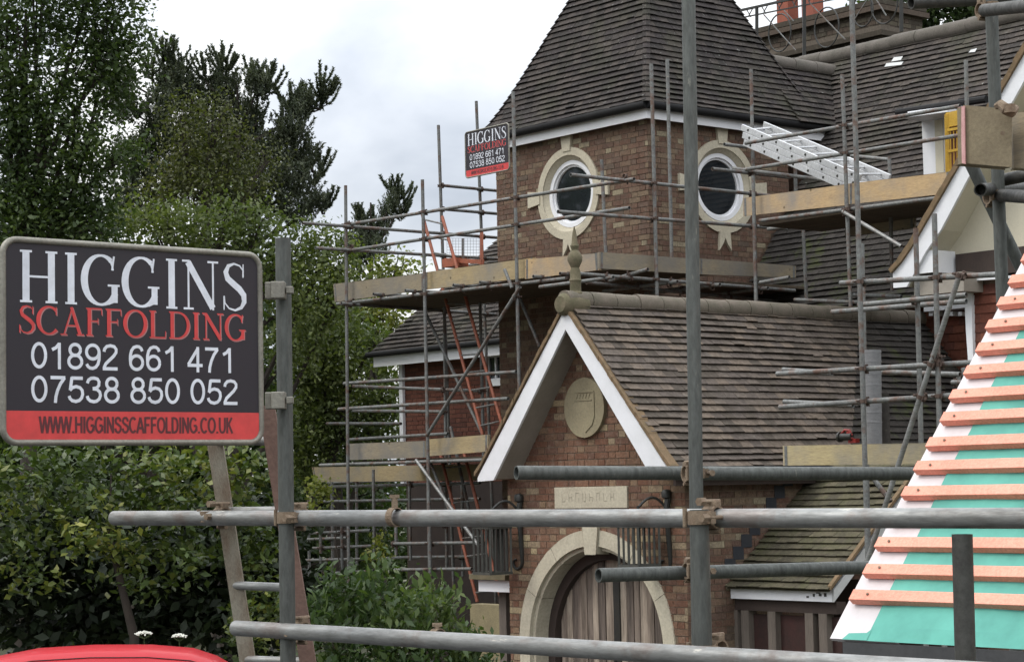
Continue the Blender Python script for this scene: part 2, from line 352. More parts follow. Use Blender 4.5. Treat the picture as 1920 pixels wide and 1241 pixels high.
def numpy_mesh(name, verts, k, rnd, mt, parent=None, loc=(0, 0, 0)):
    """verts: (n*k,3) polygons of k corners each"""
    org = np.array(parent['org'] if parent is not None else loc)
    n = len(verts) // k; me = bpy.data.meshes.new(name)
    me.vertices.add(n * k); me.vertices.foreach_set('co', (verts - org).astype(np.float32).ravel())
    me.loops.add(n * k); me.loops.foreach_set('vertex_index', np.arange(n * k, dtype=np.int32))
    me.polygons.add(n); me.polygons.foreach_set('loop_start', np.arange(0, n * k, k, dtype=np.int32)); me.polygons.foreach_set('loop_total', np.full(n, k, dtype=np.int32))
    me.update(); me.validate()
    at = me.attributes.new('rnd', 'FLOAT', 'FACE'); at.data.foreach_set('value', rnd.astype(np.float32))
    me.materials.append(mt)
    o = bpy.data.objects.new(name, me); col.objects.link(o)
    if parent is not None: o.parent = parent
    else: o.location = org.tolist()
    o['org'] = tuple(org.tolist()); return o

# ------------------------------------------------------------------ brick and tile surfaces
def brick_skin(mb, o, x, z, n, width, height, keep, course=.075, header_side=0):
    """Flemish-bond bricks standing 6 mm proud of plane through o; x along, z up, n outward"""
    rows = int(height / course) + 1; J = .010
    for r in range(rows):
        z0 = r * course; z1 = min(z0 + course - J, height)
        if z1 <= z0 + .01: continue
        s = 0.0 if r % 2 == 0 else -.2813 + .225 * 0; k = r % 2
        while s < width:
            ln = .215 if k % 2 == 0 else .1025; k += 1
            a, b = max(s, 0), min(s + ln, width); s += ln + J
            if b - a < .03: continue
            if not keep((a + b) / 2, (z0 + z1) / 2, (b - a) / 2): continue
            d = .006 + random.uniform(-.002, .003); ja = random.uniform(-.0015, .0015)
            P = o + x * (a + ja) + z * (z0 + random.uniform(-.001, .001)); i = len(mb.v)
            X = x * (b - a); Z = z * (z1 - z0)
            rr = random.random()
            mb.v += [tuple(q) for q in (P, P + X, P + X + Z, P + Z, P + n * d, P + X + n * d, P + X + Z + n * d, P + Z + n * d)]
            for q in ((4, 5, 6, 7), (0, 1, 5, 4), (1, 2, 6, 5), (2, 3, 7, 6), (3, 0, 4, 7)): mb.f.append(tuple(i + t for t in q)); mb.r.append(rr)
def tile_rows(mb, rows, tw=.165, lift=.022, gap=.0025, jit=.004, keep=None):
    """rows: list of (A,B) lines bottom to top, A left B right seen from outside"""
    for i in range(len(rows) - 1):
        A0, B0 = map(Vector, rows[i]); A1, B1 = map(Vector, rows[i + 1])
        d = (B0 - A0); Lx = d.length; d = d / Lx if Lx > 1e-6 else (B1 - A1).normalized()
        upv = (A1 - A0) - d * (A1 - A0).dot(d); n = d.cross(upv).normalized(); up_n = upv.normalized()
        a1 = (A1 - A0).dot(d); b1 = (B1 - A0).dot(d)
        lo = min(0, a1); hi = max(Lx, b1)
        off = (tw / 2 if i % 2 else 0) + random.uniform(-.006, .006)
        k = int(math.floor((lo - off) / tw)); 
        bk = [A0 - n * .014, B0 - n * .014, B1 - n * .014, A1 - n * .014]; ib = len(mb.v); mb.v += [tuple(q) for q in bk]; mb.f.append((ib, ib + 1, ib + 2, ib + 3)); mb.r.append(.0)
        while True:
            s0 = off + k * tw; s1 = s0 + tw - gap; k += 1
            if s0 > hi: break
            if s1 < lo: continue
            l0, l1 = min(max(s0, 0), Lx), min(max(s1, 0), Lx); t0, t1 = min(max(s0, a1), b1), min(max(s1, a1), b1)
            if l1 - l0 < .004 and t1 - t0 < .004: continue
            sl = random.uniform(-jit, jit) * .9 - (.02 if random.random() < .006 else 0); wv = .005 * sin(A0.z * 5 + (s0 + A0.x) * 1.1) + .003 * sin((s0 + A0.y) * 3.1 + A0.z * 9); lf = 1.15 * lift + wv + random.uniform(-.0035, .0035) + (.010 if random.random() < .02 else 0); lf2 = lf + random.uniform(-.002, .002)
            if keep and not keep(A0 + d * (l0 + l1) / 2 + upv * .5): continue
            ex = up_n * (-.006 + sl)
            p0 = A0 + d * l0 + ex; p1 = A0 + d * l1 + ex; q1 = A0 + d * t1 + upv; q0 = A0 + d * t0 + upv
            sw = up_n * (.006 * sin((s0 + A0.x) * 1.7 + A0.z * 2)); p0 += sw; p1 += sw
            v = [p0 + n * lf, p1 + n * lf2, q1 + n * .004, q0 + n * .004, p0 + n * (lf - .013), p1 + n * (lf2 - .013), q1 - n * .008, q0 - n * .008]
            b = len(mb.v); mb.v += [tuple(q) for q in v]; rr = random.random()
            for q in ((0, 1, 2, 3), (4, 5, 1, 0), (5, 6, 2, 1), (7, 4, 0, 3), (7, 6, 5, 4)): mb.f.append(tuple(b + t for t in q)); mb.r.append(rr)
def slope_rows(A, B, up, h, gauge=.1, la=0, lb=0):
    """A,B eave ends; up = unit vector up the slope; la/lb inward shift per metre of slope at each end"""
    A, B = Vector(A), Vector(B); d = (B - A).normalized(); rows = []; k = 0
    n = int(round(h / gauge))
    for k in range(n + 1):
        t = k * h / n; a = A + up * t + d * (la * t); b = B + up * t - d * (lb * t)
        if (b - a).dot(d) < .02: break
        rows.append((a, b))
    return rows
def ridge(mb, P, Q, rad=.11, seg=.32):
    P, Q = Vector(P), Vector(Q); Ln = (Q - P).length; d = (Q - P) / Ln; n = max(1, int(Ln / seg)); s = Ln / n
    for k in range(n):
        j = UP * random.uniform(-.006, .006); r = rad * random.uniform(.97, 1.04)
        mb.tube(P + d * (k * s + .004) + j, P + d * ((k + 1) * s - .004) + j, r, 14, r * .97)
def ell(c, x, z, rx, rz, n=40, a0=0, a1=2 * pi, full=True):
    m_ = n if full else n + 1
    return [Vector(c) + Vector(x) * (rx * cos(a0 + (a1 - a0) * k / n)) + Vector(z) * (rz * sin(a0 + (a1 - a0) * k / n)) for k in range(m_)]

# ------------------------------------------------------------------ ground
g = MB(); g.face([(-900, -300, 0), (900, -300, 0), (900, 1500, 0), (-900, 1500, 0)]); tag(g.build('ground', M['ground'], loc=(0, 0, 0)), kind='structure')
g = MB(); g.face([(-12, -4, .004), (1.0, -4, .004), (1.0, 25.0, .004), (-12, 25.0, .004)]); tag(g.build('driveway', simple('asphalt', (.05, .05, .052), scale=14, rough=.95), loc=(-5, 10, .004)), kind='structure')

# ================================================================== PORCH WING
S50 = radians(49.5)
nF = -VB; nR = -VA
PW = 2.91; PC = 1.455                      # porch width and centre (v)
UE = 5.62                                  # where the wing roof meets the house wall
porch = empty('porch_wing', W(0, PC, 0), 'brick porch wing with white barge boards, arched oak door and weathered clay tile roof', 'porch')
# front wall with arch opening
AX = -VA                                   # left to right seen from front, start at v=PW
fo = W(0, PW, 0)
cx, cz, rin, rout = PW - 1.455, 1.30, 1.08 , 1.27
ac_v = 1.46
RI, RO = 1.075, 1.27
def vz(v, z, u=0): return W(u, v, z)
SPR = 1.33                                  # springing height; semicircle radius RO -> top 2.6
gab_z = lambda v: 3.15 + (1.60 - abs(v - PC)) * tan(S50)
wallpts = [vz(PW, 0), vz(PC + RO - .02, 0)] + [vz(ac_v + (RO - .04) * cos(t), SPR + (RO - .04) * sin(t)) for t in np.linspace(0, pi, 33)] + [vz(PC - RO + .02, 0), vz(0, 0), vz(0, 3.2), vz(0, gab_z(0) - .06), vz(PC, gab_z(PC) - .06), vz(PW, gab_z(PW) - .06)]
mb = MB(); mb.prism(wallpts, VB * .3); mb.build('mortar_backing', M['mortar'], porch)
def keepf(a, z, h):
    v = PW - a
    if (v - ac_v) ** 2 + max(0, z - SPR) ** 2 < (RO - .06) ** 2 and z > 0: return False
    return z < gab_z(v) - .10
mb = MB(); brick_skin(mb, fo, AX, UP, nF, PW, 5.0, keepf); mb.build('front_wall', M['brick'], porch)
# right side wall (faces -a)
sl = 5.6
mb = MB(); mb.box(W(.3, 0, 0), VB * (sl - .3), VA * .25, UP * 3.25); mb.build('side_backing', M['mortar'], porch)
mb = MB(); brick_skin(mb, W(0, 0, 0), VB, UP, nR, sl, 3.25, lambda a, z, h: True); mb.build('side_wall', M['brick_tower'], porch)
mb = MB(); mb.box(W(.3, PW - .25, 0), VB * (sl - .3), VA * .25, UP * 3.25); mb.build('side_wall', M['brick_tower'], porch)
# stone arch ring in separate voussoirs
mb = MB()
cuts = [0, 28, 57, 84.5, 95.5, 123, 152, 180]
def arcseg(mb, a0, a1, ri, ro, u0, dep, n=8):
    t = np.linspace(radians(a0), radians(a1), n)
    pts = [vz(ac_v + ro * cos(x), SPR + ro * sin(x), u0) for x in t] + [vz(ac_v + ri * cos(x), SPR + ri * sin(x), u0) for x in t[::-1]]
    mb.prism(pts, VB * dep)
for a0, a1 in zip(cuts[:-1], cuts[1:]):
    if a0 == 84.5: continue
    arcseg(mb, a0 + .22, a1 - .22, RI + .02, RO, -.02, .14)
    arcseg(mb, a0 + .22, a1 - .22, RI - .025, RI + .02, .03, .20)
for sgn in (1, -1):
    for z0, z1 in ((0, .62), (.626, SPR - .003)):
        v0 = ac_v + sgn * (RI + .02); mb.box(W(-.02, min(v0, ac_v + sgn * RO), z0), VB * .14, VA * (RO - RI - .02), UP * (z1 - z0))
        v0 = min(ac_v + sgn * (RI + .02), ac_v + sgn * (RI - .025)); mb.box(W(.03, v0, z0), VB * .20, VA * .045, UP * (z1 - z0))
mb.build('arch_surround', M['stone'], porch, bevel=.006)
mb = MB()
kz0, kz1 = SPR + RI - .07, SPR + RO + .06
mb.prism([vz(ac_v + .085, kz0, -.05), vz(ac_v - .085, kz0, -.05), vz(ac_v - .125, kz1, -.05), vz(ac_v + .125, kz1, -.05)], VB * .2)
mb.build('keystone', M['stone'], porch, bevel=.006)
# door reveal and boards
mb = MB()
t = np.linspace(0, pi, 25)
o_ = [vz(ac_v + (RI - .02) * cos(x), SPR + (RI - .02) * sin(x), .22) for x in t]; i_ = [vz(ac_v + (RI - .14) * cos(x), SPR + (RI - .14) * sin(x), .22) for x in t[::-1]]
mb.prism([vz(ac_v + RI - .02, 0, .22)][:0] + [vz(ac_v - (RI - .02), 0, .22)] + o_[::-1] + [vz(ac_v + RI - .02, 0, .22), vz(ac_v + RI - .14, 0, .22)] + i_[::-1] + [vz(ac_v - (RI - .14), 0, .22)], VB * .16)
mb.build('door_frame', M['timber_dark'], porch)
mb = MB(); v = ac_v - RI + .13; k = 0
while v < ac_v + RI - .2:
    bw = random.choice((.095, .11, .125, .105)); v2 = min(v + bw, ac_v + RI - .13)
    if abs(v + bw / 2 - ac_v) < .06: bw = .12; v2 = v + bw
    hh = lambda q: SPR + sqrt(max(0.001, (RI - .125) ** 2 - (q - ac_v) ** 2))
    du = random.uniform(-.008, .008)
    mb.prism([vz(v, .02, .30 + du), vz(v2 - .008, .02, .30 + du), vz(v2 - .008, hh(v2 - .008), .30 + du), vz((v + v2) / 2, hh((v + v2) / 2), .30 + du), vz(v, hh(v), .30 + du)], VB * .04); v = v2
dr = mb.build('door', M['door'], porch)
mb = MB(); mb.box(W(.275, ac_v - .10, .02), VB * .03, VA * .10, UP * 2.12); mb.build('door_post', M['iron'], dr)
mb = MB(); mb.box(W(.262, ac_v - .03, 1.13), VB * .03, VA * .03, UP * .16); mb.box(W(.25, ac_v - .14, 1.02), VB * .04, VA * .04, UP * .10)
mb.build('handle', M['iron'], dr)
# name plaque (weathered carving) and oval shield
mb = MB(); mb.box(W(-.03, .865, 2.835), VB * .06, VA * 1.195, UP * .235); pq = mb.build('name_plaque', M['stone'], porch, bevel=.004)
mb = MB()
for i in range(8):                          # worn, unreadable incised letters
    v0 = 1.93 - i * .115
    for a_, b_ in random.choice((((0, 0, 0, .085), (.05, 0, .05, .085)), ((0, 0, 0, .085), (0, .08, .05, .08)), ((0, 0, .03, .085), (.06, 0, .03, .085)), ((0, 0, .05, 0), (0, .045, .05, .045)))) if False else ():
        pass
    for (x0, y0, x1, y1) in ((0, 0, 0, .085), (.05, 0, .05, .085 if i % 2 else .04), (0, .045 * (i % 3), .05, .045 * (i % 3))):
        P = W(-.0305, v0 - x0, 2.915 + y0); Q = W(-.0305, v0 - x1, 2.915 + y1)
        if (Q - P).length > .01: mb.bar(P, Q, .004, .009, up=VA)
mb.build('worn_lettering', simple('worn_letter_stone', (.40, .365, .285), (.34, .31, .24), rough=.9), pq)
ov = Vector(W(-.05, 1.505, 3.94))
mb = MB(); mb.prism(ell(ov, AX, UP, .33, .33, 48), VB * .10); shield = mb.build('round_plaque', M['oval'], porch, bevel=.012)
mb = MB()
sh = [(-.16, .17), (.17, .17), (.17, -.10), (.13, -.19), (.02, -.27)]
for p, q in zip(sh, sh[1:]):
    mb.bar(ov + AX * p[0] + UP * p[1] - VB * .004, ov + AX * q[0] + UP * q[1] - VB * .004, .012, .012, up=VB)
mb.bar(ov + AX * -.16 + UP * .08 - VB * .004, ov + AX * .13 + UP * .08 - VB * .004, .010, .009, up=VB)
for k in range(5):
    mb.bar(ov + AX * (-.12 + k * .05) + UP * .10 - VB * .003, ov + AX * (-.10 + k * .05) + UP * .15 - VB * .003, .008, .008, up=VB)
mb.build('shield_relief', M['oval'], shield)
# barge boards (bell-cast feet), soffits
UB = -.36
apx_o, apx_i = onU(1062, 582, UB), onU(1065, 617, UB)
ao = uvz(apx_o); ai = uvz(apx_i)
def mirror(pts): return [(2 * 1.42 - v, z) for v, z in pts]
PCb = 1.43
zo, zi = ao[2], ai[2]
outer = [(PCb, zo + .02), (PCb + 1.36, 3.46), (PCb + 1.50, 3.30), (PCb + 1.585, 3.20)]
foot = [(PCb + 1.585, 3.0 + .165), (PCb + 1.585, 3.155), (PCb + 1.30, 3.165)]
bl = outer + foot + [(PCb, zi)]
for sgn in (1, -1):
    pts = [vz(PCb + sgn * (v - PCb), z, UB) for v, z in bl]
    mb = MB(); mb.prism(pts, VB * .03); mb.build('barge_board', M['white'], porch)
    # soffit board between barge and wall
    a = [(PCb + .03, zi + .02), (PCb + 1.30, 3.18)]
    mb = MB(); P, Q = [vz(PCb + sgn * (v - PCb), z, UB + .03) for v, z in a]
    mb.face([P, Q, Q + VB * .36, P + VB * .36]); mb.face([p + UP * .02 for p in (P, P + VB * .36, Q + VB * .36, Q)])
    P2 = vz(PCb + sgn * 1.585, 3.17, UB + .03); mb.face([Q, P2, P2 + VB * .36, Q + VB * .36])
    mb.build('soffit', M['soffit'], porch)
    # verge mortar strip (undercloak) just above barge
    vv = [(PCb, zo + .055), (PCb + 1.37, 3.50), (PCb + 1.52, 3.335), (PCb + 1.62, 3.235)]
    mb = MB()
    for p, q in zip(vv, vv[1:]):
        L0 = sqrt((q[0] - p[0]) ** 2 + (q[1] - p[1]) ** 2); n_ = max(1, int(L0 / .1))
        for k in range(n_):
            f0, f1 = k / n_, (k + 1) / n_
            P = vz(PCb + sgn * (p[0] + (q[0] - p[0]) * f0 - PCb), p[1] + (q[1] - p[1]) * f0, UB - .015 - random.uniform(0, .012))
            Q = vz(PCb + sgn * (p[0] + (q[0] - p[0]) * f1 - PCb), p[1] + (q[1] - p[1]) * f1, UB - .015 - random.uniform(0, .012))
            mb.box(P - UP * .020, Q - P, VB * .12, UP * (.048 + random.uniform(0, .012)))
    mb.build('verge', M['verge'], porch)
# roof slopes
zr = 5.10
def curve_rows(sgn, u0, u1, vend=1.60):
    fu = lambda q, z: q(z) if callable(q) else q
    """bell-cast slope: rows from eave to ridge"""
    prof = [(1.60, 3.245), (1.45, 3.375), (1.36, 3.47)]
    v, z = prof[-1]; Ls = sqrt(v * v + (zr - z) ** 2); n = int(Ls / .1)
    for k in range(1, n + 1): prof.append((v * (1 - k / n) + .02, z + (zr - z) * k / n))
    rows = []; acc = 0
    # resample at 0.1
    P = [Vector((a, 0, b)) for a, b in prof]; seg = []; 
    tot = [0]
    for a, b in zip(P, P[1:]): tot.append(tot[-1] + (b - a).length)
    m_ = int(tot[-1] / .1)
    for k in range(m_ + 1):
        t_ = k * tot[-1] / m_; j = max(i for i in range(len(tot)) if tot[i] <= t_ + 1e-9); j = min(j, len(P) - 2)
        f = (t_ - tot[j]) / (tot[j + 1] - tot[j]); q = P[j].lerp(P[j + 1], f)
        a, b = W(fu(u0, q.z), PCb + sgn * q.x, q.z), W(fu(u1, q.z), PCb + sgn * q.x, q.z)
        rows.append((a, b) if sgn < 0 else (b, a))
    return rows
ubz = lambda z: 4.42 + (z - 5.1) * (4.42 - uvz(onV(1612, 820, 0.0))[0]) / (5.1 - uvz(onV(1612, 820, 0.0))[2])
mb = MB(); rws = curve_rows(-1, UB + .03, ubz); tile_rows(mb, rws, lift=.026); mb.build('roof_right_slope', M['tile_porch'], porch)
mb = MB(); rws = curve_rows(-1, ubz, UE); tile_rows(mb, rws, lift=.026); o = mb.build('roof_right_slope', M['tile_shade'], porch)  # same slope continued; shade from the work above sits in its tile colour
mb = MB(); rws = curve_rows(1, UB + .03, 4.2); tile_rows(mb, rws, lift=.026); mb.build('roof_left_slope', M['tile_porch'], porch)
mb = MB(); ridge(mb, W(UB - .02, PCb, zr - .0), W(UE, PCb, zr), .115, .34); mb.build('ridge_tiles', simple('ridge_tile', (.15, .125, .10), (.085, .08, .055), scale=7, rough=.95, bmp=.8), porch, smooth=True)
# gutter on the right eave
mb = MB(); mb.tube(W(UB + .04, PCb - 1.66, 3.20), W(3.8, PCb - 1.66, 3.18), .058, 12, hollow=True); mb.build('gutter', M['gutter'], porch, smooth=True)
mb = MB(); mb.box(W(-.3, PCb - 1.60, 3.06), VB * 5.9, VA * .03, UP * .16); mb.build('fascia', M['timber_dark'], porch)
# saddle lump and finial at the apex
mb = MB()
fp = W(UB + .16, PCb, 5.07)
mb.lathe(W(UB - .03, PCb, 5.06), [(.0, -.05), (.09, -.045), (.125, 0), (.13, .15), (.12, .3), (.0, .32)], 16, VB)
mb.build('ridge_end', M['finial'], porch, smooth=True)
mb = MB(); mb.lathe(fp, [(.075, 0), (.08, .12), (.062, .14), (.062, .24), (.072, .26), (.058, .28), (.058, .36), (.045, .40), (.065, .44), (.083, .48), (.083, .52), (.065, .56), (.036, .595), (.05, .64), (.035, .67), (.022, .78), (.004, .86)], 20)
mb.build('finial', M['finial'], porch, smooth=True)
# stepped lead flashing on the side wall above the lean-to roof
mb = MB()
for k in range(9):
    P = onV(1358 + k * 15.5, 1072 - k * 23, 0); mb.box(P - VA * .014, VB * .16, VA * .006, UP * .14)
mb.build('flashing', M['lead'], porch)

# ================================================================== right lean-to
lt = empty('lean_to', W(1.3, -.8, 0), 'low mossy tiled lean-to with white fascia and weathered posts, right of the porch', 'lean-to')
UF = uvz(onV(1367, 1097, 0))[0]
PA = onU(1366, 1097, UF); PB = onU(1560, 1103, UF)
ua, va_, za = uvz(PA); ub, vb_, zb = uvz(PB)
za = (za + zb) / 2
v0L, v1L = -.02, vb_
mb = MB(); mb.box(W(UF, v1L, za - .135), VA * (v0L - v1L), VB * -.03 * -1, UP * .125) ; mb.build('fascia', M['white'], lt)
pitch2 = radians(40)
upL = VB * cos(pitch2) + UP * sin(pitch2)
rws = slope_rows(W(UF - .07, v0L, za - .02), W(UF - .07, v1L - .02, za - .02), upL, 2.1, .1)
mb = MB(); tile_rows(mb, rws, lift=.024); mb.build('roof', M['tile_moss'], lt)
mb = MB(); P = W(UF - .0, v1L - .025, za - .135)
mb.prism([P, P + UP * .12, P + UP * .12 + upL * 2.0, P + upL * 2.0], VA * .03); mb.build('barge_board', M['white_dirty'], lt)
mb = MB(); P = W(UF - .06, v1L - .045, za - .01); mb.prism([P, P + UP * .04, P + UP * .04 + upL * 2.0, P + upL * 2.0], VA * .05); mb.build('verge', M['verge'], lt)
mb = MB(); mb.box(W(UF + .06, v1L, za - .26), VA * (v0L - v1L), VB * .14, UP * .12); mb.build('beam', M['timber_dark'], lt)
for px in (1381, 1402, 1452, 1522, 1548):
    P = onU(px, 1180, UF + .10); _, vv_, _ = uvz(P)
    mb = MB(); mb.box(W(UF + .06, vv_ - .055, 0), VB * .11, VA * .11, UP * (za - .26)); mb.build('post', M['oldwood'], lt)
mb = MB(); mb.box(W(UF + .14, v1L + .02, 0), VA * (v0L - v1L - .04), VB * .04, UP * (za - .30)); mb.build('dark_interior_sheet', simple('dark_red_panel', (.05, .018, .015), (.02, .014, .012), scale=3, rough=.6), lt)  # dark sheet added in place of the unlit interior behind the posts
mb = MB(); mb.box(W(UF + 1.6, v1L - .3, 0), VB * .1, VA * (v0L - v1L + .3), UP * 2.0); mb.build('inner_wall', M['timber_dark'], lt)
mb = MB()
for (a, b, c, d) in ((1535, 1117, 6, 4), (1524, 1118, 4, 5), (1512, 1120, 5, 3), (1545, 1118, 5, 6), (1530, 1112, 8, 2)):
    P = onU(a, b, UF - .004); mb.box(P, VA * -.0065 * c, VB * .003, UP * .006 * d)
mb.build('scuff_marks', M['tube_dark'], lt)

# ================================================================== left lean-to end
ll = empty('side_canopy', W(.5, 3.4, 0), 'small side canopy with white fascia end and grey post, left of the arched porch', 'canopy')
P0 = onU(897, 1087, .15); P1 = onU(956, 1110, .15); _, vl, zl = uvz(P0); _, vr_, zr_ = uvz(P1)
mb = MB(); mb.box(W(.15, vr_, zr_), VA * (vl - vr_), VB * .03, UP * (zl - zr_)); mb.build('fascia', M['white'], ll)
mb = MB(); mb.box(W(.08, vr_, zl + .012), VA * (vl - vr_ + .09), VB * 1.6, UP * .06); mb.build('slab', simple('mossy_slab', (.16, .13, .08), (.09, .085, .045), scale=9, rough=.95), ll)
Pp = onU(943, 1180, .3); _, vp, _ = uvz(Pp)
mb = MB(); mb.box(W(.3, vp - .065, 0), VB * .13, VA * .13, UP * zr_); mb.build('post', M['oldwood'], ll)
mb = MB(); mb.box(W(.1, PW + .02, 0), VB * .05, VA * .09, UP * zr_); mb.build('downpipe', M['gutter'], ll)
# low wall behind it
lw = MB(); P = onU(890, 1132, 1.9); _, v_, z_ = uvz(P); lw.box(W(1.9, PW + .1, 0), VB * .2, VA * (v_ - PW), UP * z_)
tag(lw.build('garden_wall', simple('buff_wall', (.25, .21, .12), (.18, .15, .09), rough=.95)), 'low buff garden wall behind the nettles beside the porch', 'wall')

# ================================================================== wall lanterns
def lantern(cx_, u_, top, bot, xw, label, bracket, uw=0.0):
    P = onU(cx_, bot, u_); Q = onU(cx_, top, u_); hgt = (Q - P).z
    root = empty('wall_lantern', P, label, 'lantern', 'iron lanterns beside the arched door')
    hw = xw / 2
    mb = MB()
    for k in range(5):
        for s_ in (-1, 1):
            x = -hw + k * xw / 4
            mb.bar(P + AX * x + VB * hw * s_, P + AX * x + VB * hw * s_ + UP * hgt, .024, .024)
            if k in (1, 2, 3): mb.bar(P + AX * hw * s_ + VB * x, P + AX * hw * s_ + VB * x + UP * hgt, .014, .014)
    for zz in (0, hgt - .02):
        for s_ in (-1, 1):
            mb.bar(P - AX * (hw + .01) + VB * hw * s_ + UP * zz, P + AX * (hw + .01) + VB * hw * s_ + UP * zz, .03, .03)
            mb.bar(P + AX * hw * s_ - VB * hw + UP * zz, P + AX * hw * s_ + VB * hw + UP * zz, .03, .03)
    mb.build('cage', M['old_iron'], root)
    mb = MB(); b_ = P + UP * hgt
    c4 = [b_ + AX * x + VB * y for x, y in ((-hw - .03, -hw - .03), (hw + .03, -hw - .03), (hw + .03, hw + .03), (-hw - .03, hw + .03))]; ap = b_ + UP * .11
    for i in range(4): mb.face([c4[i], c4[(i + 1) % 4], ap])
    mb.face(c4[::-1]); mb.tube(ap - UP * .03, ap + UP * .08, .016, 8); mb.build('lantern_roof', M['iron'], root)
    mb = MB(); B0 = W(u_, bracket, P.z)
    tb = W(-.02, bracket, b_.z + .30)
    pts = [tb, tb - VB * .03 - UP * .12, tb - VB * .02 - UP * .35, tb - UP * .62]
    c = tb - UP * .70 - VB * .0
    for k in range(14):
        a_ = pi * .0 + k * .36; r_ = .105 - k * .0062
        pts.append(c + AX * -(.10 - r_ * cos(a_)) * 1 + UP * (-.02 - r_ * sin(a_)))
    mb.path(pts, [.035, .032, .028, .026] + [.02 - .0007 * k for k in range(14)], 8)
    top_ = [tb - UP * .1, tb - UP * .02 - AX * .1]
    for k in range(9):
        a_ = k * pi / 8; top_.append(ap + UP * .08 + (tb - ap - UP * .08) * .5 * (1 - 0) * 0 + AX * (.0))
    P1_, P2_ = ap + UP * .06, tb - UP * .18
    arc = [P1_.lerp(P2_, k / 10) + UP * (.13 * sin(pi * k / 10)) for k in range(11)]
    mb.path(arc, .014, 8)
    mb.lathe(tb + UP * .0 - VB * .03, [(.0, -.05), (.05, -.03), (.055, .02), (.04, .05), (0, .06)], 12)
    mb.build('bracket', M['iron'], root, smooth=True)
lantern(924, -.30, 985, 1074, .30, 'black iron wall lantern with scroll bracket left of the arched door', uvz(onU(973, 950, -.05))[1])
lantern(1199, -.30, 982, 1060, .30, 'black iron wall lantern hanging in front of the stone arch, right of its keystone', uvz(onU(1250, 950, -.05))[1])

# ================================================================== TOWER
UT, VT = 4.14, 4.805; TW = 3.26
tower = empty('brick_tower', W(UT + 1.63, VT + 1.63, 0), 'square brown brick tower with round windows under a steep dark pyramid roof', 'tower')
def tower_face(o, x, n, width, cx_, parts, z0=2.8, z1=8.2):
    """window circle centre cx_ along x at z=7.2"""
    zc = 7.215
    ring = ell(o + x * cx_ + UP * zc, x, UP, .56, .56, 40)
    mb = MB(); mb.prism([o + UP * z0, o + x * width + UP * z0, o + x * width + UP * z1, o + UP * z1], -n * .25, holes=[ring]); mb.build('mortar_backing', M['mortar'], parts)
    def kp(a, z, h):
        zz = z + z0
        if (a - cx_) ** 2 + (zz - zc) ** 2 < .60 ** 2: return False
        return True
    mb = MB(); brick_skin(mb, o + UP * z0, x, UP, n, width, z1 - z0, kp); mb.build('wall', M['brick_tower'], parts)
    c = o + x * cx_ + UP * zc
    mb = MB(); mb.prism(ell(c + n * .03, x, UP, .655, .655, 48), -n * .05, holes=[ell(c + n * .03, x, UP, .545, .545, 48)])
    # splayed inner stone reveal
    a_, b_ = ell(c + n * .012, x, UP, .545, .545, 48), ell(c - n * .06, x, UP, .47, .47, 48)
    for i in range(48): mb.face([a_[i], a_[(i + 1) % 48], b_[(i + 1) % 48], b_[i]])
    def blk(p): mb.prism([c + n * .045 + x * q[0] + UP * q[1] for q in p], -n * .06)
    blk([(-.08, .60), (.08, .60), (.115, .86), (-.115, .86)])
    for s_ in (-1, 1): blk([(s_ * .60, -.085), (s_ * .60, .085), (s_ * .86, .12), (s_ * .86, -.12)] if s_ > 0 else [(s_ * .60, .085), (s_ * .60, -.085), (s_ * .86, -.12), (s_ * .86, .12)])
    blk([(-.10, -.62), (-.12, -.90), (-.04, -.80), (0, -.72), (.04, -.80), (.12, -.90), (.10, -.62)])
    mb.build('stone_surround', M['stone'], parts)
    wn = None
    mb = MB(); mb.prism(ell(c - n * .045, x, UP, .475, .475, 48), -n * .07, holes=[ell(c - n * .045, x, UP, .415, .415, 48)])
    mb.prism(ell(c - n * .075, x, UP, .416, .416, 48), -n * .05, holes=[ell(c - n * .075, x, UP, .385, .385, 48)])
    wn = mb.build('window', M['white'], parts, bevel=.004)
    mb = MB(); mb.face(ell(c - n * .105, x, UP, .39, .39, 48)); mb.build('pane', M['glass'], wn)
tower_face(W(UT, VT + TW, 0), -VA, nF, TW, TW - 1.63 - .015, tower)
tower_face(W(UT, VT, 0), VB, nR, 2.76, 1.40, tower)
mb = MB(); mb.box(W(UT + .26, VT + .26, 2.8), VB * 2.6, VA * 2.7, UP * .05); mb.box(W(UT + .26, VT + .26, 8.1), VB * 2.6, VA * 2.7, UP * .05)
mb.box(W(UT + .3, VT + TW - .05, 2.8), VB * 2.9, VA * .05, UP * 5.35); mb.box(W(UT + TW, VT + .0, 2.8), VB * .05, VA * TW, UP * 5.35)
mb.build('back_wall', M['brick_tower'], tower)
# lower tower (below the platform, dark)
mb = MB(); mb.box(W(UT + .02, VT + .02, 0), VB * TW, VA * (TW - .04), UP * 2.79); mb.build('lower_wall', M['brick_tower'], tower)
mb = MB(); FO = .13
P = W(UT - FO, VT - FO, 8.02)
mb.box(P, VA * (TW + 2 * FO), VB * .025, UP * .135); mb.box(P + VB * .025, VB * 3.9, VA * .025, UP * .135)
mb.build('fascia', M['white'], tower)
mb = MB(); mb.box(W(UT - FO + .03, VT - FO + .03, 8.03), VB * 3.8, VA * (TW + .2), UP * .02); mb.build('soffit', M['timber_dark'], tower)
mb = MB()
for k, (P, Q) in enumerate(((W(UT - FO - .055, VT + TW + FO, 8.20), W(UT - FO - .055, VT - FO - .06, 8.20)), (W(UT - FO - .055, VT - FO - .055, 8.20), W(UT + 3.75, VT - FO - .055, 8.20)))): mb.tube(P, Q, .062, 12)
mb.build('gutter', M['gutter'], tower, smooth=True)
UCt, VCt = UT + 1.63, VT + 1.63
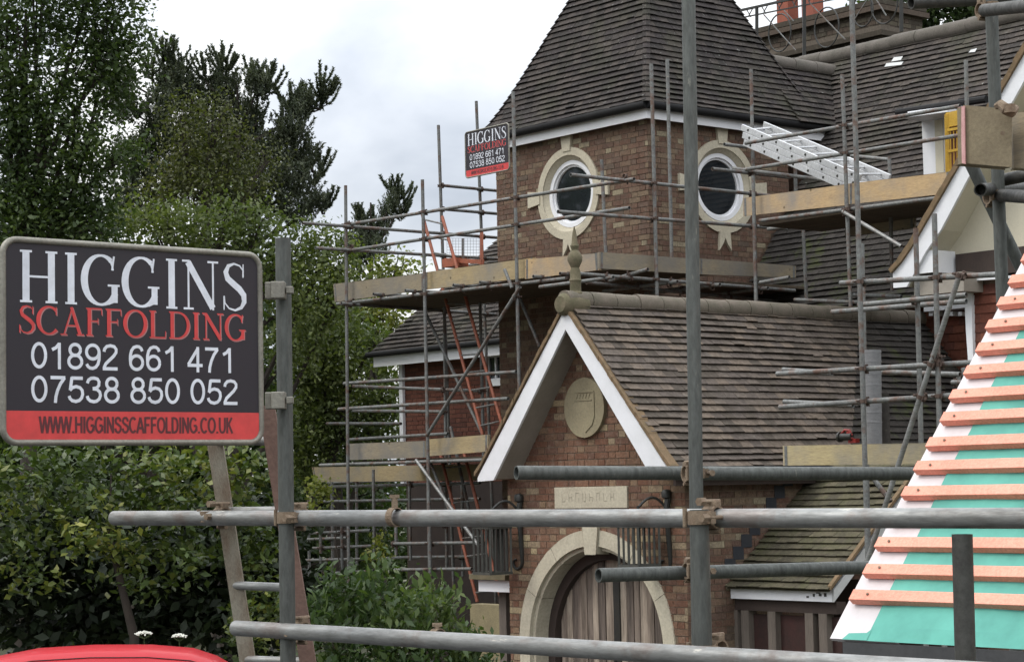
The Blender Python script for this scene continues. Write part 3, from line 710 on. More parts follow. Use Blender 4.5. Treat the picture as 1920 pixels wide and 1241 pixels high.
prof = [(1.84, 8.23), (1.76, 8.33), (1.67, 8.47), (1.56, 8.66), (1.38, 9.02), (1.19, 9.43), (1.0, 9.85), (.84, 10.2), (.1, 11.85)]
tot = [0]
for a, b in zip(prof, prof[1:]): tot.append(tot[-1] + sqrt((a[0] - b[0]) ** 2 + (a[1] - b[1]) ** 2))
nr = int(tot[-1] / .1); pr = []
for k in range(nr + 1):
    t_ = k * tot[-1] / nr; j = min(max(i for i in range(len(tot)) if tot[i] <= t_ + 1e-9), len(prof) - 2); f = (t_ - tot[j]) / (tot[j + 1] - tot[j])
    pr.append((prof[j][0] + (prof[j + 1][0] - prof[j][0]) * f, prof[j][1] + (prof[j + 1][1] - prof[j][1]) * f))
def face_rows(fn): return [fn(d, z) for d, z in pr]
mb = MB(); tile_rows(mb, face_rows(lambda d, z: (W(UCt - d, VCt + d, z), W(UCt - d, VCt - d, z))), lift=.028); mb.build('roof_slope', M['tile_dark'], tower)
mb = MB(); tile_rows(mb, face_rows(lambda d, z: (W(UCt - d, VCt - d, z), W(UCt + d, VCt - d, z))), lift=.028); mb.build('roof_slope', M['tile_dark'], tower)
mb = MB(); tile_rows(mb, face_rows(lambda d, z: (W(UCt + d, VCt - d, z), W(UCt + d, VCt + d, z))), lift=.028); tile_rows(mb, face_rows(lambda d, z: (W(UCt + d, VCt + d, z), W(UCt - d, VCt + d, z))), lift=.028); mb.build('roof_slope', M['tile_dark'], tower)
for su, sv in ((-1, 1), (-1, -1), (1, -1)):
    mb = MB()
    for (d0, z0), (d1, z1) in zip(pr, pr[1:]):
        P = W(UCt + su * d0, VCt + sv * d0, z0); Q = W(UCt + su * d1, VCt + sv * d1, z1); dd = (Q - P)
        n_ = (VB * su + VA * sv).normalized(); tl = random.uniform(-.004, .004)
        x_ = (VB * su - VA * sv).normalized() * .055
        mb.face([P - x_ + n_ * .012, P + n_ * (.042 + tl), Q + n_ * .016, Q - x_ * .9 - n_ * .006]); mb.face([P + n_ * (.042 + tl), P + x_ + n_ * .012, Q + x_ * .9 - n_ * .006, Q + n_ * .016]); mb.face([P - x_ + n_ * .012, P - x_ * .8 - n_ * .02, P + x_ * .8 - n_ * .02, P + x_ + n_ * .012, P + n_ * (.042 + tl)])
    mb.build('hip_tiles', M['tile_dark'], tower)

# ================================================================== MAIN HOUSE
house = empty('main_house', W(7.2, 0, 0), 'large house with long brown tiled roof and red tile hung walls, behind the tower', 'house')
PM = radians(54)
upM = VB * cos(PM) + UP * sin(PM)
zE = 5.28; uE = 7.64 - (8.2 - zE) / tan(PM)
def umz(z): return uE + (z - zE) / tan(PM)
# ridge height from pixel (1685,62)
best = min(((abs((Vector(onU(1685, 83, umz(z))).z) - z), z) for z in np.linspace(8, 13, 501)))
zR = best[1]; Hs = (zR - zE) / sin(PM)
rows = slope_rows(W(uE, 4.7, zE), W(uE, -6.5, zE), upM, Hs, .105)
# upper part extends further left behind the tower
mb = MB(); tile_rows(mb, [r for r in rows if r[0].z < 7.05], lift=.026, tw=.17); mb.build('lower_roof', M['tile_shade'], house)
ups = [r for r in rows if r[0].z > 6.9]
mb = MB(); tile_rows(mb, ups, lift=.026, tw=.17); mb.build('roof', M['tile_main'], house)
ups2 = [(a + VA * 2.6, a + VB * .0) for a, b in ups if a.z > 8.05]
mb = MB(); tile_rows(mb, ups2, lift=.026, tw=.17); mb.build('roof', M['tile_main'], house)
mb = MB(); ridge(mb, W(umz(zR), 7.4, zR + .02), W(umz(zR), -6.5, zR + .02), .12, .45); rd = mb.build('ridge_tiles', simple('grey_ridge_tile', (.13, .115, .10), (.08, .075, .06), scale=6, rough=.95, bmp=.8), house, smooth=True)
mb = MB(); mb.face([W(umz(zR), 7.4, zR), W(umz(zR), -6.5, zR), W(umz(zR) + 4, -6.5, zR - 5), W(umz(zR) + 4, 7.4, zR - 5)]); mb.build('rear_slope', M['tile_main'], house)
# little wing roof right of tower: slope facing -a with its own ridge
e0, z0 = VT - .25, 8.23; hw = 1.0
rws = []
nn = 11
for k in range(nn + 1):
    h = hw * k / nn; zz = z0 + h; v_ = e0 + h / tan(radians(55)); ul = 6.9; ur = umz(zz) + .03
    rws.append((W(ul, v_, zz), W(ur, v_, zz)))
mb = MB(); tile_rows(mb, rws, lift=.026, tw=.17); mb.build('wing_roof', M['tile_dark'], house)
vrr = e0 + hw / tan(radians(55)); mb = MB(); ridge(mb, W(6.6, vrr, z0 + hw + .0), W(umz(z0 + hw) + .05, vrr, z0 + hw), .11, .4); mb.build('ridge_tiles', rd.data.materials[0], house, smooth=True)
# white roof repairs (bare battens/slipped tile patches)
mb = MB()
for a, b, c, d in (((1675, 108), (1692, 106), (1688, 112), (1671, 115)), ((1661, 119), (1693, 116), (1690, 122), (1658, 125)), ((1822, 94), (1832, 91), (1828, 98), (1816, 99))) and []: pass
for quad in (((1676, 108), (1693, 106), (1689, 113), (1671, 116)), ((1662, 119), (1694, 116), (1690, 122), (1658, 126)), ((1820, 94), (1832, 91), (1828, 98), (1816, 99))):
    pts = []
    for (x, y) in quad:
        d = ray(x, y); nrm = upM.cross(VA).normalized(); P0_ = W(uE, 0, zE); t_ = (P0_ - CAM).dot(nrm) / d.dot(nrm); P = CAM + d * t_; pts.append(P - d.normalized() * .07)
    mb.prism(pts, Vector(ray(1680, 115)).normalized() * .01)
mb.build('slipped_tile_patch', M['white_dirty'], house)
# wall under the main eaves, hung with red tiles
UW = uE + .28
rws = [(W(UW, 4.6, z), W(UW, -6.5, z)) for z in np.arange(2.6, zE + .25, .105)]
mb = MB(); tile_rows(mb, rws, lift=.018, tw=.17); mb.build('hung_tile_wall', M['hung'], house)
mb = MB(); mb.box(W(UW + .02, -6.5, 0), VA * 11, VB * .25, UP * 5.2); mb.build('wall', M['brick_tower'], house)
PF0, PF1 = onU(1732, 580, uE - .02), onU(1812, 574, uE - .02)
_, fv0, fz0 = uvz(PF0); _, fv1, fz1 = uvz(PF1)
mb = MB(); mb.box(W(uE - .02, fv1 - .4, fz0 - .03), VA * (fv0 - fv1 + .4), VB * .03, UP * .07); mb.box(W(uE, fv1 - .4, fz0 - .03), VA * (fv0 - fv1 + .4), VB * .3, UP * .015); mb.build('fascia', M['white'], house)
mb = MB()
for px in (1745, 1783, 1800):
    P = onU(px, 586, uE + .05); mb.box(P - AX * .03 - UP * .04, VA * -.06, VB * .2, UP * .05)
mb.build('bracket', M['white'], house)
# dormer: white cheek board and window at the right of the main roof
dm = []
UD = umz(7.2) - .25
q = [onU(1728, 222, UD), onU(1770, 218, UD), onU(1772, 330, UD), onU(1732, 335, UD)]
mb = MB(); mb.prism(q, VB * .05); dwin = mb.build('dormer_cheek', M['white'], house)
q = [onU(1752, 226, UD - .015), onU(1767, 225, UD - .015), onU(1770, 328, UD - .015), onU(1755, 329, UD - .015)]
mb = MB(); mb.prism(q, VB * .01); mb.build('cheek_panel', M['cream'], dwin)
mb = MB(); P, Q = onU(1709, 222, UD - .2), onU(1800, 210, UD - .2); mb.bar(P, Q, .5, .05); mb.bar(P + UP * .06 + VB * .1, Q + UP * .06 + VB * .1, .35, .04); mb.build('dormer_eave', M['white'], house)
mb = MB(); P, Q = onU(1682, 212, UD - .1), onU(1850, 186, UD - .1); mb.tube(P, Q, .05, 10); mb.build('gutter', M['gutter'], house)
q = [onU(1770, 225, UD + .02), onU(1900, 205, UD + .02), onU(1900, 330, UD + .02), onU(1770, 335, UD + .02)]
mb = MB(); mb.prism(q, VB * .05); mb.build('dormer_wall', M['brick_red'], house)

# ---- cream gable at the right
UGb = 3.25
gable = empty('cream_gable', W(UGb + .5, -3.2, 0), 'cream rendered gable with white barge board and dark timber beam at the right', 'gable')
o_px = [(1674, 512), (1692, 492), (1710, 466), (1800, 311), (1880, 172), (1960, 34)]
i_px = [(1975, 55), (1893, 200), (1813, 338), (1764, 431), (1735, 473), (1700, 538), (1675, 540)]
pts = [onU(x, y, UGb) for x, y in o_px + i_px]
mb = MB(); mb.prism(pts, VB * .035); mb.build('barge_board', M['white'], gable)
UGw = UGb + .42
mb = MB()
inn = [onU(x, y, UGb + .036) for x, y in i_px[:-1]]
for p, q in zip(inn, inn[1:]): mb.face([p, q, q + VB * .40, p + VB * .40])
mb.build('soffit', M['cream'], gable)
oo = [onU(x, y, UGb) for x, y in o_px]
mb = MB()
for p, q in zip(oo, oo[1:]):
    n_ = max(1, int((q - p).length / .11))
    for k in range(n_):
        a_, b_ = p.lerp(q, k / n_), p.lerp(q, (k + 1) / n_); dd = (b_ - a_); nn_ = dd.cross(VB).normalized()
        if nn_.z < 0: nn_ = -nn_
        mb.box(a_ - VB * (.03 + random.uniform(0, .012)), dd, VB * .9, nn_ * (.055 + random.uniform(0, .012)))
mb.build('verge', M['verge'], gable)
mb = MB()
for p, q in zip(oo, oo[1:]): mb.face([p + VB * .8, p + VB * 4 , q + VB * 4, q + VB * .8])
mb.build('roof', M['tile_main'], gable)
# rendered wall
wp = [onU(1735, 470, UGw), onU(1790, 478, UGw), onU(1960, 455, UGw), onU(1975, 60, UGw), onU(1893, 200, UGw), onU(1820, 335, UGw)]
wl = [uvz(p) for p in wp]
zb_ = uvz(onU(1790, 478, UGw))[2]
vL = uvz(onU(1797, 478, UGw))[1]; vS = uvz(onU(1722, 473, UGw))[1]
ztop = uvz(onU(1893, 200, UGw))[2]; vtop = uvz(onU(1893, 200, UGw))[1]
apv = vtop - 1.0; tg = (ztop - zb_) / (vS - vtop)
mb = MB(); mb.prism([vz(vS, zb_, UGw), vz(vtop, ztop, UGw), vz(vtop - 1.3, ztop + 1.3 * tg, UGw), vz(vtop - 3, ztop + 1.3 * tg, UGw), vz(vtop - 3, zb_, UGw)], VB * .2); mb.build('render_wall', M['cream'], gable)
mb = MB(); P = onU(1722, 472, UGb + .04); Q = onU(1752, 510, UGb + .04); mb.box(vz(uvz(P)[1], uvz(Q)[2], UGb + .04), VA * (uvz(Q)[1] - uvz(P)[1]), VB * .38, UP * (uvz(P)[2] - uvz(Q)[2])); mb.build('eave_box', M['white'], gable)
mb = MB(); P = onU(1705, 510, UGb + .03); Q = onU(1800, 545, UGb + .03); mb.box(vz(uvz(Q)[1], uvz(Q)[2], UGb + .1), VA * (uvz(P)[1] - uvz(Q)[1]), VB * .34, UP * (uvz(P)[2] - uvz(Q)[2]) * .8); mb.build('eave_soffit', M['soffit'], gable)
mb = MB(); mb.box(vz(vtop - 3, zb_ - .28, UGw - .05), VA * (vL - vtop + 3), VB * .25, UP * .277); mb.build('timber_beam', M['timber_dark'], gable)
mb = MB(); vC = uvz(onU(1822, 560, UGw))[1]
rws = [(vz(vC, z, UGw + .04), vz(vtop - 3, z, UGw + .04)) for z in np.arange(2.2, zb_ - .3, .105)]
tile_rows(mb, rws, lift=.018, tw=.17); mb.build('hung_tile_wall', M['hung'], gable)
mb = MB(); mb.box(vz(vtop - 3, 0, UGw + .06), VA * (vC - vtop + 3), VB * .3, UP * (zb_ - .3)); mb.build('wall', M['brick_tower'], gable)
mb = MB(); mb.prism([onU(x, y, UGw - .02) for x, y in ((1807, 532), (1821, 530), (1823, 620), (1826, 700), (1822, 712), (1816, 690), (1811, 620))], VB * .12); mb.build('corner_board', M['white'], gable)
mb = MB(); P = onU(1790, 527, UGw - .06); Q = onU(1915, 518, UGw - .06); mb.bar(P, Q, .05, .03); mb.build('drip_rail', M['white'], gable)

# ---- left wing
UL = 6.0
lwg = empty('left_wing', W(UL + 1, 9, 0), 'red brick wing with hipped tile roof and white corner board, left behind the scaffold', 'house')
P0 = onU(700, 668, UL - .3); P1 = onU(936, 652, UL - .3); v0 = uvz(P0)[1]; v1 = uvz(P1)[1] - .3; z_e = (uvz(P0)[2] + uvz(P1)[2]) / 2
PL = radians(50); upL2 = VB * cos(PL) + UP * sin(PL)
hipin = cos(PL)
A = W(UL - .33, v0 + .12, z_e + .06); B = W(UL - .33, v1 - .6, z_e + .06)
mb = MB(); tile_rows(mb, slope_rows(A, B, upL2, 4.6, .1, la=hipin), lift=.026); mb.build('roof', M['tile_main'], lwg)
mb = MB(); A2 = W(UL - .33, v0 + .12, z_e + .06); mb.face([A2, A2 + VB * 7, A2 + VB * 4.5 - VA * 2.9 + UP * 3.5, A2 - VA * 2.95 + VB * 2.95 + UP * 3.52]); mb.build('side_roof_slope', M['tile_main'], lwg)
mb = MB(); mb.box(W(UL - .3, v1, z_e - .15), VA * (v0 - v1), VB * .025, UP * .17); mb.build('fascia', M['white'], lwg)
mb = MB(); mb.tube(W(UL - .36, v1, z_e + .06), W(UL - .36, v0 + .1, z_e + .06), .048, 10); mb.build('gutter', M['gutter'], lwg)
mb = MB(); mb.box(W(UL - .27, v1, z_e - .10), VA * (v0 - v1), VB * .3, UP * .02); mb.build('soffit', M['timber_dark'], lwg)
vc0 = uvz(onU(757, 740, UL))[1]
mb = MB(); mb.box(W(UL + .02, v1 - 1, 0), VA * (vc0 - v1 + 1), VB * .3, UP * z_e); mb.build('mortar_backing', M['mortar_dark'], lwg)
mb = MB(); zmid = uvz(onU(800, 905, UL))[2]; brick_skin(mb, W(UL + .02, vc0, zmid), AX, UP, nF, vc0 - v1 + 1, z_e - zmid - .08, lambda a, z, h: True); mb.build('wall', M['brick_red'], lwg)
mb = MB(); mb.box(W(UL - .02, v1 - 1, 0), VA * (vc0 - v1 + .9), VB * .04, UP * (zmid - .02)); mb.build('shaded_ground_floor', M['timber_dark'], lwg)  # dark sheet over the lower wall: shade under the platform put into its colour
mb = MB(); mb.box(W(UL - .04, vc0 - .02, zmid), VB * .1, VA * .10, UP * (z_e - zmid - .1)); mb.build('corner_board', M['white'], lwg)
w0, w1 = onU(914, 662, UL - .03), onU(945, 722, UL - .03); wv0, wv1 = uvz(w0)[1], uvz(w1)[1]; wz0, wz1 = uvz(w0)[2], uvz(w1)[2]
mb = MB(); W_ = wv0 - wv1; H_ = wz0 - wz1
for x, z, a, b in ((0, 0, W_, .12), (0, H_ - .08, W_, .08), (0, .12, .05, H_ - .2), (W_ - .05, .12, .05, H_ - .2), (W_ * .5, .12, .03, H_ - .2)): mb.box(W(UL - .05, wv0 - x - a, wz1 + z), VA * a, VB * .05, UP * b)
wnd = mb.build('window', M['white'], lwg)
mb = MB(); mb.box(W(UL - .02, wv1, wz1), VA * W_, VB * .02, UP * H_); mb.build('pane', M['glass'], wnd)

# ================================================================== chimney and roof balustrade
UCh = umz(zR) + 1.2
ch = empty('chimney_stack', onU(1520, 150, UCh), 'wide weathered brick chimney stack with two red pots above the main roof', 'chimney')
def chb(px0, px1, py0, py1, dep, name, mt, bevel=0, u=UCh):
    P, Q = onU(px0, py1, u), onU(px1, py0, u); v_0, v_1 = uvz(P)[1], uvz(Q)[1]; z_0, z_1 = min(uvz(P)[2], uvz(onU(px1, py1, u))[2]), uvz(onU((px0 + px1) / 2, py0, u))[2]
    mb = MB(); mb.box(W(u, v_1, z_0 - .3), VA * (v_0 - v_1), VB * dep, UP * (z_1 - z_0 + .3)); return mb.build(name, mt, ch)
stk = attr_mat('sooty_brick', [(0, (.06, .05, .038)), (.3, (.085, .065, .05)), (.6, (.10, .085, .062)), (.85, (.12, .10, .08))], dirt=[((.13, .12, .09), 7, .55, .7, .5)])
P, Q = onU(1402, 70, UCh), onU(1650, 30, UCh); v_0, v_1 = uvz(P)[1], uvz(Q)[1]; zt = uvz(onU(1520, 26, UCh))[2]
mb = MB(); mb.box(W(UCh + .01, v_1, 6), VA * (v_0 - v_1), VB * 1.0, UP * (zt - 6 - .05)); mb.build('mortar_backing', M['mortar_dark'], ch)
mb = MB(); brick_skin(mb, W(UCh + .01, v_0, 8), AX, UP, nF, v_0 - v_1, zt - 8 - .05, lambda a, z, h: True); brick_skin(mb, W(UCh + .01, v_1, 8), VB, UP, nR, 1.0, zt - 8 - .05, lambda a, z, h: True); mb.build('stack_body', stk, ch)
mb = MB()
for k, (dz, pr_) in enumerate(((0, .06), (-.10, .09), (-.42, .05), (-.50, .08))):
    mb.box(W(UCh - pr_, v_1 - pr_, zt - .04 + dz - .08), VA * (v_0 - v_1 + 2 * pr_), VB * (1 + 2 * pr_), UP * .08)
mb.build('corbel_course', stk, ch)
for px in (1476, 1523):
    P = onU(px, 28, UCh + .3)
    P.z = zt
    mb = MB(); mb.box(P - AX * .12 - VB * .12, AX * .25, VB * .25, UP * .75); mb.box(P - AX * .15 - VB * .15 + UP * .75, AX * .31, VB * .31, UP * .07); mb.build('chimney_pot', M['screen'], ch)
UBl = umz(zR) + .35
bal = empty('roof_balustrade', onU(1500, 120, UBl), 'black wrought iron roof balustrade with rings and slanting stays in front of the chimney', 'railing')
for px, y0, y1 in ((1419, 12, 95), (1508, -12, 110), (1600, -30, 60), (1690, -50, 60)):
    mb = MB(); mb.bar(onU(px, y1, UBl), onU(px, y0, UBl), .05, .05); mb.build('post', M['iron'], bal)
mb = MB()
mb.bar(onU(1380, 22, UBl), onU(1760, -62, UBl), .04, .035); mb.bar(onU(1380, 36, UBl), onU(1760, -40, UBl), .02, .02)
for k in range(26):
    x = 1385 + k * 14; y = 21 - (x - 1380) * .221
    mb.bar(onU(x, y, UBl), onU(x + (9 if k % 2 else -9), y + 16, UBl), .012, .012)
mb.build('top_rail', M['iron'], bal)
for px, py, r_ in ((1462, 62, .24), (1550, 52, .25), (1618, 20, .2), (1658, 5, .26)):
    c = onU(px, py, UBl); mb = MB(); mb.path(ell(c, AX, UP, r_, r_ * 1.25, 24) + [ell(c, AX, UP, r_, r_ * 1.25, 24)[0]], .012, 6); mb.build('ring', M['iron'], bal)
mb = MB()
for (a, b, c, d) in ((1432, 28, 1492, 95), (1520, 8, 1585, 75), (1470, 20, 1488, 40), (1640, -5, 1662, 30), (1627, -2, 1600, 40)): mb.bar(onU(a, b, UBl - .15), onU(c, d, UBl - .15), .014, .014)
mb.build('stay', M['tube_far'], bal)

# ================================================================== SCAFFOLDS
TR = .02415
def coupler_mesh(mt):
    """double coupler: band round a vertical tube (z axis through origin) and a band round a horizontal tube (x axis, at y=+.053)"""
    mb = MB(); n = 16
    def band(c, ax, r0, r1, h):
        c = Vector(c); mb.lathe(c, [(r0, -h), (r1, -h), (r1, h), (r0, h), (r0, -h)], n, ax)
    band((0, 0, 0), (0, 0, 1), TR + .0005, TR + .0062, .0175); band((0, .0533, 0), (1, 0, 0), TR + .0005, TR + .0062, .0175)
    mb.box((-.02, .022, -.02), (.04, 0, 0), (0, .012, 0), (0, 0, .04))
    # T-bolts, nuts and hinge pins
    for s_ in (1, -1):
        mb.box((s_ * .03 - .006, -.010, -.015), (.012 + .008 * (s_ > 0), 0, 0), (0, .020, 0), (0, 0, .030))
    mb.tube((.040, -.04, .0), (.040, .038, .0), .0055, 8); mb.tube((.040, -.046, 0), (.040, -.024, 0), .0115, 6)
    mb.tube((-.038, -.012, -.024), (-.038, -.012, .024), .006, 8)
    mb.box((-.018, .0533 - .012, .028), (.036, 0, 0), (0, .024, 0), (0, 0, .012)); mb.tube((.0, .0533 - .05, .040), (.0, .0533 + .03, .040), .0055, 8); mb.tube((0, .0533 - .056, .04), (0, .0533 - .034, .04), .0115, 6)
    mb.tube((-.022, .0533 + .0, -.036), (.022, .0533, -.036), .006, 8)
    me_o = mb.build('coupler', mt, loc=(0, 0, 0)); me = me_o.data; bpy.data.objects.remove(me_o); return me
CP = {'n': coupler_mesh(M['coupler']), 'f': coupler_mesh(M['coupler_far'])}
class Scaffold:
    def __init__(s, name, loc, label, mt, far=True):
        s.root = empty(name, loc, label, 'scaffold'); s.mt = mt; s.far = far; s.t = []
    def tube(s, name, P, Q, mt=None, n=None, r=TR):
        mb = MB(); mb.tube(P, Q, r, n or (12 if s.far else 24), hollow=True); o = mb.build(name, mt or s.mt, s.root, smooth=True); s.t.append((name, Vector(P), Vector(Q))); return o
    def px(s, name, x0, y0, p0, x1, y1, p1=None, mt=None): return s.tube(name, pl(x0, y0, p0), pl(x1, y1, p1 or p0), mt)
    def pole(s, x, y, p, x1, y1, mt=None, down=True):
        """upright through two pixels on plane p; carried down to the ground when asked"""
        P, Q = pl(x, y, p), pl(x1, y1, p)
        if down: Q = P + (Q - P) * ((P.z - .03) / (P.z - Q.z)) if P.z - Q.z > 1e-3 else Q
        return s.tube('upright', P, Q, mt)
    def couple(s, P, za, xa):
        """coupler at P on tube direction za with crossing tube direction xa lying towards y"""
        o = bpy.data.objects.new('coupler', CP['f' if s.far else 'n']); col.objects.link(o); o.parent = s.root
        za = za.normalized(); 
        return o
    def auto(s, lim=.09, cap=95):
        k = 0
        for i in range(len(s.t)):
            for j in range(i + 1, len(s.t)):
                _, A, B = s.t[i]; _, C_, D = s.t[j]
                d1, d2 = (B - A), (D - C_); n = d1.cross(d2)
                if n.length < .25 * d1.length * d2.length: continue
                w0 = A - C_; a = d1.dot(d1); b = d1.dot(d2); c = d2.dot(d2); d = d1.dot(w0); e_ = d2.dot(w0); den = a * c - b * b
                t1, t2 = (b * e_ - c * d) / den, (a * e_ - b * d) / den
                if not (-.01 < t1 < 1.01 and -.01 < t2 < 1.01): continue
                p, q = A + d1 * t1, C_ + d2 * t2; gap = (q - p)
                if gap.length > lim or k >= cap: continue
                up_, cr = (d1, d2) if abs(d1.normalized().z) > abs(d2.normalized().z) else (d2, d1)
                if up_ is d2: p, q = q, p; gap = -gap
                z_ = up_.normalized(); y_ = gap if gap.length > .005 else z_.cross(cr); y_ = (y_ - z_ * y_.dot(z_)).normalized(); x_ = y_.cross(z_)
                o = bpy.data.objects.new('coupler', CP['f' if s.far else 'n']); col.objects.link(o); o.parent = s.root
                mtx = Matrix.Identity(4)
                for r_ in range(3): mtx[r_][0] = x_[r_]; mtx[r_][1] = y_[r_]; mtx[r_][2] = z_[r_]; mtx[r_][3] = (p - s.root.location)[r_]
                o.matrix_basis = mtx; k += 1
UA, VBp = 2.35, 3.35       # front plane and right plane of the tower scaffold
LVp = uvz(onU(651, 500, UA))[1]
A_, B_, C_L = ('u', UA), ('v', VBp), ('v', LVp)
fs = lambda p, d: (p[0], p[1] + d)
ts = Scaffold('tower_scaffold', W(UA, 6, 0), 'weathered tube scaffold wrapped round the brick tower and left wing', M['tube_far'])
ts.pole(648, 348, A_, 654, 1075); ts.pole(792, 337, A_, 803, 880, down=True); ts.pole(962, 172, A_, 973, 700)
ts.pole(1221, 120, B_, 1232, 560, down=False); ts.pole(1408, 130, B_, 1417, 566, down=False)
ts.pole(1251, 112, fs(B_, .75), 1260, 500, down=False); ts.pole(1128, 300, ('u', UA + 1.3), 1137, 500, down=False)
ts.pole(822, 235, C_L, 831, 505); ts.pole(893, 190, C_L, 905, 495, down=True)
for y0, x1, y1 in ((421, 1189, 336), (470, 1180, 390)): ts.px('rail', 640, y0 + 2, fs(A_, .05), x1, y1)
for (a, b, c, d) in ((567, 418, 936, 446), (592, 465, 936, 486), (830, 348, 934, 358), (827, 392, 934, 401)): ts.px('rail', a, b, fs(C_L, -.05), c, d)
for (a, b, c, d) in ((1070, 328, 1480, 371), (1046, 397, 1475, 429), (1336, 317, 1482, 333), (1358, 271, 1400, 276)): ts.px('rail', a, b, fs(B_, .05), c, d)
ts.px('ledger', 632, 570, fs(A_, .05), 1062, 522); ts.px('ledger', 1080, 513, fs(B_, .05), 1490, 545); ts.px('ledger', 640, 569, fs(C_L, -.05), 930, 590)
ts.px('ledger', 1140, 527, fs(A_, .1), 1215, 505); ts.px('ledger', 1100, 530, fs(B_, .6), 1500, 570)
ts.px('brace', 800, 817, fs(A_, -.06), 975, 538); ts.px('brace', 797, 585, fs(A_, .9), 905, 815); ts.px('brace', 975, 560, ('u', UA + .9), 1012, 650)
ts.px('brace', 946, 505, fs(A_, -.05), 960, 540)
# transoms under the platform
for px in (700, 760, 850, 900, 1000, 1050):
    P = onU(px, 545 - (px - 650) * .11 + 12, UA - .1); ts.tube('transom', P, P + VB * 1.85)
for px in (1150, 1270, 1350, 1440):
    P = onV(px, 520 + (px - 1150) * .07 , VBp - .1); ts.tube('transom', P, P + VA * 1.4)
ts.auto()
# lower lifts
ls = Scaffold('lower_scaffold', W(UA, 9, 0), 'lower lifts of rusty tube scaffold with rails and braces left of the porch', M['tube_far'])
A2 = ('u', UA + .1)
for (a, b, c, d, p) in ((645, 719, 968, 697, A2), (635, 767, 953, 747, A2), (600, 872, 905, 862, A2), (662, 724, 905, 733, ('u', UA + 1.6)), (662, 770, 835, 772, ('u', UA + 1.6)), (613, 794, 752, 794, ('u', UA + 2.2)), (655, 824, 840, 813, ('u', UA + 1.3)),
    (600, 913, 900, 905, ('u', UA + 1.5)), (735, 1019, 900, 1017, A2), (740, 1068, 885, 1066, A2), (575, 1000, 695, 994, ('u', UA + 2)), (572, 1028, 698, 1023, ('u', UA + 2)), (592, 1076, 700, 1070, ('u', UA + 2)), (630, 888, 900, 878, ('u', UA + 1.5)), (575, 1011, 650, 1008, ('u', UA + 2.6))):
    ls.px('rail', a, b, p, c, d)
for (a, b, c, d, p) in ((802, 875, 806, 1080, ('u', UA + .05)), (767, 872, 770, 1050, ('u', UA + 1.45)), (742, 945, 743, 1040, ('u', UA + .15)), (833, 560, 838, 1070, ('u', UA + 1.6)), (600, 960, 602, 1080, ('u', UA + 1.95)), (640, 960, 642, 1090, ('u', UA + 1.95)), (900, 560, 908, 900, ('u', UA + 1.6))):
    ls.pole(a, b, p, c, d, down=False)
ls.px('brace', 780, 862, ('u', UA - .05), 897, 1022, mt=M['tube']); ls.px('brace', 800, 850, ('u', UA + .4), 850, 975)
for (a, b, c, d, p) in ((560, 985, 720, 980, ('u', UA + 3)), (600, 940, 900, 935, ('u', UA + 2.4)), (570, 1050, 740, 1046, ('u', UA + 2.6)), (740, 985, 895, 983, ('u', UA + 1.6)), (740, 1045, 890, 1043, ('u', UA + 2.2)), (615, 905, 760, 900, ('u', UA + 3))): ls.px('rail', a, b, p, c, d)
for (a, b, c, d, p) in ((622, 880, 624, 1080, ('u', UA + 2.7)), (668, 880, 669, 1060, ('u', UA + 2.9)), (700, 880, 702, 1050, ('u', UA + 1.2)), (866, 880, 868, 1080, ('u', UA + 2.3)), (578, 930, 580, 1080, ('u', UA + 2.9))): ls.pole(a, b, p, c, d, down=False)
ls.px('brace', 845, 800, ('u', UA + 1.0), 880, 960)
ls.auto(lim=.13)
# right scaffold
P = atY(1605, 500, 19.2); UR = uvz(P)[0]; RP = ('u', UR)
rs = Scaffold('right_scaffold', W(UR, -1, 0), 'grey tube scaffold with long uprights in front of the wing roof, right of the porch', M['tube_far'])
rs.pole(1596, -30, RP, 1622, 870); rs.pole(1752, 401, RP, 1762, 830, down=True); rs.pole(1616, 457, fs(RP, 1.2), 1624, 830, down=True); rs.pole(1717, 428, fs(RP, .6), 1727, 830)
for (a, b, c, d) in ((1576, 531, 1880, 514), (1457, 701, 1835, 679), (1462, 763, 1790, 741)): rs.px('rail', a, b, fs(RP, .05), c, d)
for (a, b, c, d) in ((1468, 693, 1560, 700), (1470, 753, 1600, 760), (1640, 697, 1800, 702)): rs.px('rail', a, b, fs(RP, 1.1), c, d)
rs.px('rail', 1610, 572, fs(RP, .5), 1812, 553); rs.px('rail', 1560, 585, fs(RP, .9), 1812, 565)
rs.px('brace', 1797, 522, fs(RP, -.06), 1622, 1065, mt=M['tube']); rs.px('brace', 1806, 690, fs(RP, 1.5), 1818, 740)
rs.pole(1797, 700, fs(RP, 2.0), 1799, 742, down=False); rs.px('rail', 1785, 717, fs(RP, 1.9), 1812, 717)
rs.px('brace', 1640, 900, fs(RP, .8), 1670, 940)
rs.auto(lim=.13)
